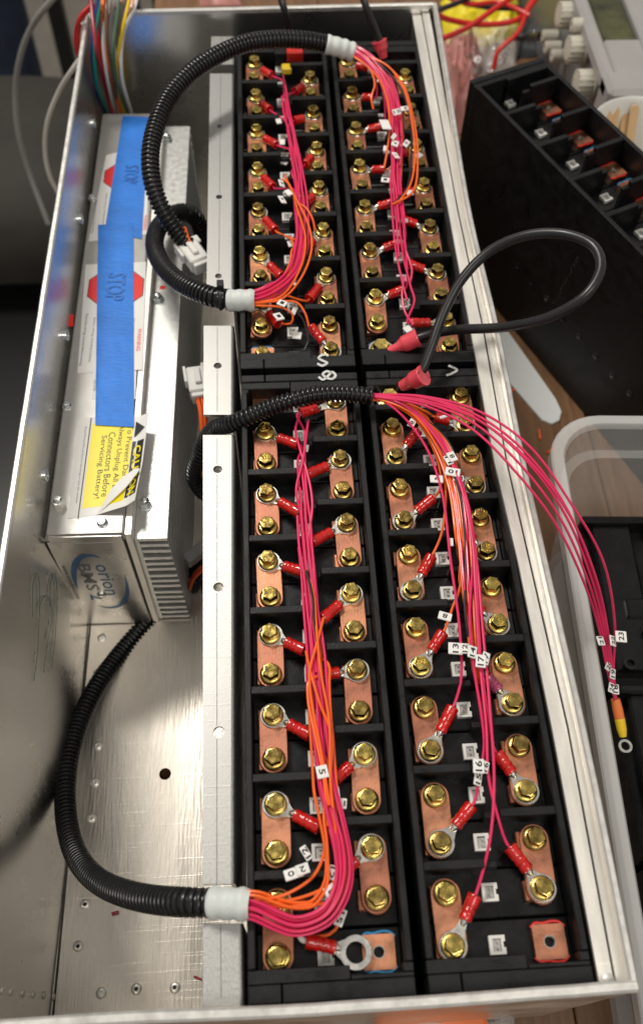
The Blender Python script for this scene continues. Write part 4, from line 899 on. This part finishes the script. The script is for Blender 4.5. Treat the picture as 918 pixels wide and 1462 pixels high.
for i, (cname, p0, p1, p2, p3) in enumerate(LEADS):
    pts = [U(p0[0], p0[1] + 6, -62), U(p0[0], p0[1], -56), U(p1[0], p1[1], -16 + 2 * (i % 4)), U(p2[0], p2[1], 10 + 2 * (i % 3)), U(p3[0], p3[1], 28 + 2 * (i % 3)), U(p3[0] + 4, p3[1] - 25, 20)]
    part('lead', MB().tube(spline(pts, 4), 1.35, 8), WC[cname], lb)
for L, cname, r in (([(133, 5, 26), (116, 22, 22), (108, 50, 4), (110, 72, -10), (118, 92, -30)], 'red', 1.3), ([(136, 8, 24), (122, 20, 22), (113, 45, 4), (113, 66, -8), (120, 84, -30)], 'red', 1.3), ([(118, 35, 14), (121, 24, 18), (124, 16, 17), (132, 20, 12), (136, 40, 0)], 'white', 1.1), ([(125, 14, 18), (130, 25, 15), (133, 45, 2)], 'white', 1.1)):
    part('lead', MB().tube(spline(path_px(L), 3), r, 8), WC[cname], lb)
single('hanging_cable', MB().tube(spline(path_px([(118, 80, -20), (105, 98, -30), (85, 130, -60), (68, 175, -95), (65, 215, -125), (72, 252, -150), (92, 290, -175)]), 4), 1.9, 10), whitecab, 'white cable drooping outside the left wall of the enclosure', 'cable')
single('hanging_cable', MB().tube(spline(path_px([(95, -25, -40), (70, 5, -60), (45, 40, -100), (30, 80, -140), (23, 130, -190), (27, 190, -240), (44, 250, -290), (70, 320, -340)]), 6), 2.9, 10), greycab, 'thick grey cable arcing in front of the jeans', 'cable')

# ------------------------------------------------------------------ power cables
pc = thing('power_cable', 'black power cable looping out over the bright edge between two pink boots', 'cable', U(600, 500, 4))
part('cable', MB().tube(spline(path_px([(566, 494, 4), (585, 487, 6), (612, 478, 10), (650, 471, 20), (720, 467, 36), (785, 452, 54), (836, 421, 68), (857, 383, 73), (847, 352, 74), (808, 335, 72), (752, 336, 64), (700, 358, 52), (660, 398, 41), (633, 447, 30), (615, 497, 21), (602, 530, 14), (590, 552, 7)]), 3), 2.7, 12), blackw, pc)
def bootpart(par, A, B, r0, r1):
    A = Vector(A); B = Vector(B)
    prof = [(0, r0 * .5), (.05, r0 * .85), (.3, r0), (.48, r1 * .86), (.52, r1 * 1.0), (.6, r1 * 1.06), (.9, r1 * 1.1), (.97, r1 * 1.22), (1.0, r1 * 1.18), (1.0, r1 * .9), (.75, r1 * .78)]
    return part('boot', MB().tube([A.lerp(B, t) for t, r in prof], [r for t, r in prof], 16), boot, par)
bootpart(pc, U(553, 502, 1), U(597, 482, 9), 2.6, 4.6); bootpart(pc, U(572, 552, 3), U(605, 536, 15), 3.6, 4.9)
p = bolt_pos('FR', 0, 14)
for q in (bolt_pos('FR', 0, 14), bolt_pos('BR', 0, 0)):
    part('cable_lug', MB().plate(circ(q.x, q.y, 7.2, 22) , [circ(q.x, q.y, 3.0)], q.z - 1.2, q.z - .2), tin, pc)
    part('bolt', MB().lathe([(5.9, 0), (6.1, .25), (6.0, .8), (5.0, 1.25), (4.2, 1.45)], 24, (q.x, q.y, q.z - .2)).lathe([(4.7, 1.2), (4.75, 1.5), (4.75, 4.1), (4.3, 4.75), (3.7, 4.7)], 6, (q.x, q.y, q.z - .2)), zinc, pc)
pk = thing('power_cable', 'black cable coming over the back rim to a red terminal cap', 'cable', U(412, 60, 4))
part('cable', MB().tube(spline(path_px([(398, -30, 40), (402, 0, 34), (408, 20, 26), (414, 45, 12), (417, 62, 4)]), 3), 2.6, 10), blackw, pk)
c = U(421, 78, 0); part('terminal_cap', MB().box(c.x - 6, c.x + 6, c.y - 5, c.y + 6, -4, 5, 1.0), redgask, pk)
c = U(410, 97, 0); part('cap_tab', MB().box(c.x - 4, c.x + 3, c.y - 4, c.y + 3, -3, 2, .8), yellowins, pk)
pk = thing('power_cable', 'black cable coming over the back rim into a pink open boot', 'cable', U(535, 50, 4))
part('cable', MB().tube(spline(path_px([(512, -30, 42), (519, 0, 36), (529, 25, 26), (538, 48, 16), (543, 62, 10)]), 3), 2.6, 10), blackw, pk)
bootpart(pk, U(548, 84, 0), U(541, 58, 11), 3.4, 4.8)
single('wire_scrap', MB().tube([U(160, 1305, FZ + .9), U(170, 1302, FZ + .9)], 1.0, 8), WC['maroon'], 'short red wire scrap on the bare floor below the conduit', 'wire scrap')
single('wire_scrap', MB().tube([U(277, 1394, FZ + .6), U(289, 1399, FZ + .6)], .6, 6), WC['maroon'], 'thin red wire scrap on the floor against the rail', 'wire scrap')
for px, py, ang, lab in ((736, 556, 80, 'orange wire scrap beside the white blade on the wood'), (770, 620, 5, 'orange wire scrap lying upright on the wood between the enclosure and bin'), (786, 643, 60, 'orange wire scrap on the wood close to the bin corner')):
    c = U(px, py, TZ + 1); d = Vector((math.sin(R_(ang)), math.cos(R_(ang)), 0)) * 4.5
    single('wire_scrap', MB().tube([c - d, c + d], .95, 8), orange, lab, 'wire scrap')
# white plastic blade under the spare module
q = [U(*p, TZ) for p in ((706, 478), (720, 470), (750, 512), (792, 572), (800, 590), (797, 602), (786, 607), (772, 601), (745, 570), (712, 532))]
single('white_ruler', MB().plate([(p.x, p.y) for p in q], [], TZ + .2, TZ + 2.2), mat('white_blade', (.80, .83, .83), .35), 'white round-ended plastic strip lying on the wood under the spare module', 'ruler', smooth=0)

# ------------------------------------------------------------------ translucent bin with parts
bin_ = thing('plastic_bin', 'clear plastic bin with rounded rim beside the enclosure', 'bin', (260, 120, TZ))
RB = -42.0
def rrect(x0, x1, y0, y1, r, n=8):
    out = []
    for cx, cy, a0 in ((x1 - r, y1 - r, 0), (x0 + r, y1 - r, 90), (x0 + r, y0 + r, 180), (x1 - r, y0 + r, 270)):
        for i in range(n + 1): a = R_(a0 + 90 * i / n); out.append((cx + r * math.cos(a), cy + r * math.sin(a)))
    return out
def loft(loops):
    mb = MB(); n = len(loops[0][0]); vs = []; fs = []
    for l, z in loops: vs += [(x, y, z) for x, y in l]
    for j in range(len(loops) - 1):
        for i in range(n): fs.append((j * n + i, j * n + (i + 1) % n, (j + 1) * n + (i + 1) % n, (j + 1) * n + i))
    return mb.add(vs, fs)
qb = Matrix.Translation(Vector((157, 60, 0))) @ Matrix.Rotation(R_(-3.0), 4, 'Z')
X1, Y0, Y1 = 230, -150, 236
r_ = loft([(rrect(0, X1, Y0, Y1, 34), RB - 9), (rrect(0, X1, Y0, Y1, 34), RB - 1), (rrect(1, X1 - 1, Y0 + 1, Y1 - 1, 33), RB), (rrect(7, X1 - 7, Y0 + 7, Y1 - 7, 28), RB + .6), (rrect(8, X1 - 8, Y0 + 8, Y1 - 8, 27), RB - .4), (rrect(9, X1 - 9, Y0 + 9, Y1 - 9, 26), RB - 3)]).xf(qb)
part('rim', r_, clearrim, bin_)
w_ = loft([(rrect(9.2, X1 - 9.2, Y0 + 9.2, Y1 - 9.2, 26), RB - 3), (rrect(11, X1 - 11, Y0 + 11, Y1 - 11, 25), RB - 22), (rrect(15.5, X1 - 15.5, Y0 + 15.5, Y1 - 15.5, 24), RB - 24), (rrect(24, X1 - 24, Y0 + 24, Y1 - 24, 22), TZ + 4), (rrect(28, X1 - 28, Y0 + 28, Y1 - 28, 20), TZ + 1)]).xf(qb)
part('wall', w_, clearp, bin_)
part('base', MB().plate(rrect(28, X1 - 28, Y0 + 28, Y1 - 28, 20), [], TZ + .3, TZ + 1.2).xf(qb), clearp, bin_)
# black plastic housings in the bin
for k, (y1, ln, lab) in enumerate(((206, 116, 'black moulded housing with a green disc at the back of the clear bin'), (86, 96, 'black moulded housing under the pink wires in the clear bin'), (-12, 100, 'black moulded housing at the front of the clear bin'))):
    t = thing('plastic_housing', lab, 'housing', qb @ Vector((36, y1 - ln, TZ + 1.5)), R_(-3))
    h0 = 62 if k else 50
    W = dict(world=False)
    part('body', MB().box(0, 150, 0, ln - 2, 0, h0, 1.6), black, t, **W)
    for j in range(4): part('rib', MB().box(4 + j * 37, 30 + j * 37, 6, ln - 8, h0 + .05, h0 + 9, 1.5), cellp, t, **W)
    part('lip', MB().box(-2, 150, ln - 9, ln - 4, h0 + .05, h0 + 14, 1.2), black, t, **W)
    mb = MB()
    for j in range(9): mb.lathe([(4, 0), (4, 4), (2.4, 4.2), (2.2, 1)], 14, (12 + j * 15, 10 + (j % 2) * 22, h0 + 9))
    part('boss', mb, black, t, **W)
    rb = random.Random(20 + k)
    for j in range(12):
        bx, by, bw, bl, bh = rb.uniform(2, 120), rb.uniform(4, ln - 34), rb.uniform(8, 24), rb.uniform(6, 22), rb.uniform(10, 19)
        part('rib', MB().box(bx, bx + bw, by, by + bl, h0 + .06, h0 + bh, 1.0), rb.choice((black, cellp)), t, **W)
    if k == 0: part('green_disc', MB().lathe([(12, 0), (12, 2), (11, 2.6)], 24, (44, 50, h0 + 9.1)), greenp, t, **W)

# ------------------------------------------------------------------ bench instrument, cup, bags
ins = thing('bench_instrument', 'grey bench instrument with ribbed beige knobs behind the spare module', 'instrument', (360, 740, TZ))
part('body', MB().box(292, 470, 640, 960, TZ + .3, -62, 4), instd, ins)
part('front_bezel', MB().box(284, 296, 632, 970, -64, -50, 3).box(452, 474, 632, 970, -64, -50, 3), instg, ins)
part('side_bezel', MB().box(284, 474, 622, 652, -150, -48, 4), instg, ins); part('side_bezel', MB().box(284, 474, 950, 975, -150, -48, 4), instg, ins)
part('display', MB().box(300, 329, 704, 946, -61.5, -58, 1), olive, ins); part('top_cover', MB().box(330, 451, 653, 948, -61.6, -53, 2), instg, ins); part('top_cover', MB().box(297, 329.6, 653, 703, -61.6, -53, 2), instg, ins)
for k, (px, py) in enumerate(((797, 22), (810, 71), (822, 119))):
    c = UX(px, py, 274)
    ko = part('knob', MB().lathe([(12.0, 0), (12.0, 3), (10.6, 3.4), (10.3, 15), (9.6, 16.4), (6, 16.8)], 32, (290, c.y, c.z), (-1, 0, .08)), knobm, ins)
    mb = MB()
    for i in range(16):
        a = 2 * math.pi * i / 16; mb.box(273.6, 286, c.y + 10.6 * math.cos(a) - .6, c.y + 10.6 * math.cos(a) + .6, c.z + 10.6 * math.sin(a) - .6, c.z + 10.6 * math.sin(a) + .6)
    part('knob_rib', mb, knobm, ko)
for px, py in ((773, 52), (777, 68), (786, 80), (815, 36)):
    c = UX(px, py, 276); part('socket', MB().lathe([(6, 0), (6, 14), (4.6, 15), (2.2, 15), (2.2, 8)], 18, (291, c.y, c.z), (-1, 0, 0)), knobm, ins)
single('cardboard_box', MB().box(500, 700, 560, 900, TZ + .3, -20, 2), cream, 'cream box standing beyond the grey instrument', 'box')
cc = U(919, 184, -52); cup = thing('paper_cup', 'white round tub with wooden sticks beside the spare module', 'cup', (cc.x, cc.y, TZ))
part('wall', MB().lathe([(29, TZ + .3), (39, -54), (40.2, -52.5), (40.6, -51), (39.6, -50.2), (38.4, -51.5), (37.6, -55), (28, TZ + 2)], 40, (cc.x, cc.y, 0)), cupm, cup)
for k, (px, py) in enumerate(((868, 158), (879, 152), (896, 146), (907, 150))):
    top = U(px, py, -58 + k); bot = Vector((cc.x + (-8, -3, 4, 9)[k], cc.y - 6 + 2 * k, TZ + 4)); d = (top - bot); L_ = d.length; d.normalize(); sd = d.cross(Vector((0, 1, .2))).normalized(); nn = sd.cross(d)
    M_ = Matrix(((sd.x, d.x, nn.x, bot.x), (sd.y, d.y, nn.y, bot.y), (sd.z, d.z, nn.z, bot.z), (0, 0, 0, 1)))
    single('wooden_stick', MB().plate([(x * 3.4, y) for x, y in [(-1, 0), (1, 0), (1, L_ - 4), (.8, L_ - 1.6), (.4, L_ - .3), (-.4, L_ - .3), (-.8, L_ - 1.6), (-1, L_ - 4)]], [], 0, 1.6).xf(M_), stickm, 'flat wooden stick standing in the white round tub', 'stick', group='sticks in the tub')
def crumple(name, pts, z, h, m, label, cat, seed, n=26, jag=5.0):
    """a plastic bag: closed, creased pillow over a corner outline"""
    q = [U(*p, z) for p in pts]; mb = MB(); vs = []; fs = []
    for sgn in (1, -1):
        for i in range(n + 1):
            for j in range(n + 1):
                u, v = i / n, j / n; p = (q[0] * (1 - u) + q[1] * u) * (1 - v) + (q[3] * (1 - u) + q[2] * u) * v
                e = min(1, 5 * min(u, 1 - u, v, 1 - v)) ** .6
                nz = noise.noise(Vector((u * 3.2, v * 3.2, seed))) + .7 * abs(noise.noise(Vector((u * 7, v * 7, seed + 5)))) - .3 * abs(noise.noise(Vector((u * 15, v * 15, seed + 8))))
                wob = Vector((noise.noise(Vector((u * 3, v * 3, seed + 2))), noise.noise(Vector((u * 3, v * 3, seed + 3))), 0)) * jag
                vs.append(p + wob + Vector((0, 0, (h * (.5 + .5 * nz) * e + .2) if sgn > 0 else 0)))
    m1 = (n + 1) ** 2
    for i in range(n):
        for j in range(n):
            a = i * (n + 1) + j; fs += [(a, a + 1, a + n + 2, a + n + 1), (m1 + a, m1 + a + n + 1, m1 + a + n + 2, m1 + a + 1)]
    mb.add(vs, fs); return single(name, mb, m, label, cat, smooth=28)
crumple('plastic_bag', [(628, 4), (742, -4), (742, 58), (634, 70)], TZ + .5, 34, yellowbag, 'yellow crumpled plastic bag behind the enclosure under red cables', 'bag', 1)
crumple('plastic_bag', [(618, 60), (742, 48), (735, 105), (640, 118)], TZ + .5, 34, clearbag, 'clear crumpled bag of small silvery parts behind the spare module', 'bag', 2)
crumple('plastic_bag', [(612, 70), (690, 88), (662, 190), (642, 195)], TZ + .5, 60, pinkbag, 'pale pink plastic bag squeezed between the enclosure and spare module', 'bag', 3)
crumple('plastic_bag', [(270, -30), (345, -30), (345, 8), (285, 8)], TZ + .5, 30, pinkbag, 'pink plastic bag on the wood behind the back rim', 'bag', 4)
crumple('plastic_bag', [(740, -20), (800, -20), (790, 70), (735, 90)], TZ + .5, 24, mat('dark_bag', (.05, .05, .055), .25, 0, bump=.5, bscale=40), 'dark crumpled bag beside the beige knobs', 'bag', 6)
for k in range(9):
    c = U(random.uniform(640, 725), random.uniform(72, 104), TZ + 36); 
    single('metal_part', MB().lathe([(4, 0), (4, 3), (1.8, 3), (1.8, 0)], 6, c, (random.uniform(-1, 1), random.uniform(-1, 1), 1)), tin, 'small shiny metal part on the clear crumpled bag', 'metal part', group='small metal parts on the clear bag')
for L, m, r, lab in (([(606, 72, -60), (624, 59, -70), (669, 38, -90), (714, 7, -90), (745, -12, -90)], redcab, 2.6, 'red cable crossing the yellow bag diagonally'), ([(610, 16, -60), (645, 29, -85), (690, 35, -95), (738, 28, -95), (756, 7, -90), (762, -12, -90)], redcab, 2.6, 'red cable sagging across the yellow bag'),
                     ([(704, 99, -120), (711, 73, -105), (738, 48, -95), (752, 17, -90), (772, -10, -90)], redcab, 2.2, 'red cable hanging down behind the back of the spare module'), ([(640, -3, -95), (672, 6, -95), (710, 3, -93), (740, 14, -90), (756, 22, -90)], redcab, 2.2, 'red cable bending along the top of the yellow bag'),
                     ([(606, 24, -60), (630, 13, -80), (662, 0, -90), (690, -16, -90)], blackw, 2.6, 'black cable lying over the corner of the yellow bag'), ([(662, 4, -110), (700, 10, -112), (745, 12, -112)], blackw, 3.0, 'black cable along the top of the yellow bag'), ([(733, 52, -140), (755, 53, -135), (772, 51, -120)], blackw, 4.0, 'thick black plug lead at the grey instrument socket')):
    single('bench_cable', MB().tube(spline(path_px(L), 5), r, 10), m, lab, 'cable')
c = U(769, 22, TZ + 10); single('marker_pen', MB().lathe([(5.5, 0), (5.5, 40), (3, 48)], 16, c, (.1, .9, .35)), orangeobj, 'orange pen beside the beige knobs', 'pen')
q = cushion(-560, -150, 330, 800, -560, -420) if False else None
# things at the near edge of the table
c = U(618, 1500, TZ + 2); single('orange_lid', MB().lathe([(30, 0), (31, 2), (31, 14), (29, 15.5), (27, 14.5)], 40, c), orangeobj, 'round orange lid on the wood in front of the enclosure', 'lid')
crumple('plastic_bag', [(480, 1452), (735, 1446), (730, 1540), (480, 1540)], TZ + .5, 22, clearbag, 'clear bag over the orange lid in front of the enclosure', 'bag', 9)
c = U(70, 1470, TZ + 1); single('red_strip', MB().box(c.x - 40, c.x + 60, c.y - 22, c.y + 6, TZ + .3, TZ + 9, 1.2), redgask, 'red plastic strip on the wood before the front wall', 'strip')

# ------------------------------------------------------------------ blurred things beyond the table's left edge
ch = thing('grey_chair', 'dark grey upholstered seat beyond the left edge of the bench', 'chair', (-420, 820, -900))
def cushion(x0, x1, y0, y1, z0, z1, n=24):
    mb = MB(); vs = []; fs = []
    for i in range(n + 1):
        for j in range(n + 1):
            u, v = i / n * 2 - 1, j / n * 2 - 1; e = (1 - abs(u) ** 3) * (1 - abs(v) ** 2.4); vs.append((x0 + (x1 - x0) * (u + 1) / 2, y0 + (y1 - y0) * (v + 1) / 2, z0 + (z1 - z0) * (.25 + .75 * max(0, e) ** .5)))
    m0 = len(vs); vs += [(x, y, z0) for x, y, z in vs]
    for i in range(n):
        for j in range(n): a = i * (n + 1) + j; fs += [(a, a + 1, a + n + 2, a + n + 1), (m0 + a, m0 + a + n + 1, m0 + a + n + 2, m0 + a + 1)]
    ed = [i * (n + 1) for i in range(n + 1)] + [n * (n + 1) + j for j in range(1, n + 1)] + [i * (n + 1) + n for i in range(n - 1, -1, -1)] + list(range(n - 1, 0, -1))
    for a, b in zip(ed, ed[1:] + ed[:1]): fs.append((a, b, b + m0, a + m0))
    return mb.add(vs, fs)
part('seat', cushion(-640, -150, 860, 1190, -470, -335), chairg, ch)
part('seat_base', MB().box(-600, -210, 880, 1150, -500, -471, 8), blackm, ch)
part('column', MB().lathe([(28, -850), (28, -700), (22, -690), (22, -500)], 20, (-405, 920, 0)), blackm, ch)
for k in range(5):
    a = R_(90 + 72 * k); part('leg', MB().tube([Vector((-405, 920, -842)), Vector((-405 + 240 * math.cos(a), 920 + 240 * math.sin(a), -870))], [24, 14], 10), blackm, ch)
    part('caster', MB().lathe([(24, -14), (27, -8), (27, 8), (24, 14)], 18, (-405 + 240 * math.cos(a), 920 + 240 * math.sin(a), -873), (math.sin(a), math.cos(a), 0)), blackm, ch)
part('under_seat_shade', cushion(-640, -140, 300, 1040, -600, -506), blackm, ch)  # added black slab, stands in for the dark shade below the seat
st = thing('metal_stand', 'black metal frame stand between the jeans and the bench', 'stand', (-430, 1720, -900))
for lx, ly in ((-372, 1650), (-180, 1650), (-270, 1930)):
    part('leg', MB().box(lx - 14, lx + 14, ly - 14, ly + 14, -900, -300, 2), blackm, st)
part('crossbar', MB().box(-357, -195, 1640, 1660, -860, -835, 2), blackm, st); part('top', MB().box(-390, -160, 1630, 1950, -299.5, -275, 3), blackm, st)
# person standing at the far left, seen as a jeans leg
me = bpy.data.meshes.new('person'); J = dict(pel=(-690, 1720, 60), hl=(-600, 1720, 20), hr=(-790, 1730, 20), kl=(-590, 1690, -410), kr=(-800, 1700, -410), al=(-585, 1720, -820), ar=(-805, 1730, -820), tl=(-575, 1600, -870), tr=(-815, 1610, -870), ch=(-690, 1720, 330), nk=(-690, 1720, 520), hd=(-690, 1705, 610), ht=(-690, 1700, 710), sl=(-530, 1720, 450), sr=(-850, 1720, 450), el=(-490, 1690, 170), er=(-890, 1690, 170), wl=(-500, 1560, -40), wr=(-880, 1560, -40))
names = list(J); RADS = dict(pel=140, hl=98, hr=98, kl=72, kr=72, al=55, ar=55, tl=42, tr=42, ch=150, nk=60, hd=85, ht=70, sl=65, sr=65, el=48, er=48, wl=34, wr=34)
me.from_pydata([(Vector(J[k]) + Vector((88, 0, 0))) * S for k in names], [(names.index(x), names.index(y)) for x, y in (('pel', 'hl'), ('pel', 'hr'), ('hl', 'kl'), ('hr', 'kr'), ('kl', 'al'), ('kr', 'ar'), ('al', 'tl'), ('ar', 'tr'), ('pel', 'ch'), ('ch', 'nk'), ('nk', 'hd'), ('hd', 'ht'), ('ch', 'sl'), ('ch', 'sr'), ('sl', 'el'), ('sr', 'er'), ('el', 'wl'), ('er', 'wr'))], [])
po = link(bpy.data.objects.new('person', me)); po['label'] = 'person in dark blue jeans standing beyond the grey seat'; po['category'] = 'person'
sk = po.modifiers.new('skin', 'SKIN')
if not me.skin_vertices: me.attributes.new  # layer is made by the modifier below
try:
    bm = bmesh.new(); bm.from_mesh(me); ly = bm.verts.layers.skin.verify()
    for v, k in zip(bm.verts, names): v[ly].radius = (RADS[k] * S, RADS[k] * S); v[ly].use_root = (k == 'pel')
    bm.to_mesh(me); bm.free()
except Exception as ex: print('skin', ex)
po.modifiers.new('sub', 'SUBSURF').levels = 2; po.modifiers['sub'].render_levels = 2
me.materials.append(jeans)
for v in po.data.vertices: pass
print('objects', len(bpy.data.objects))
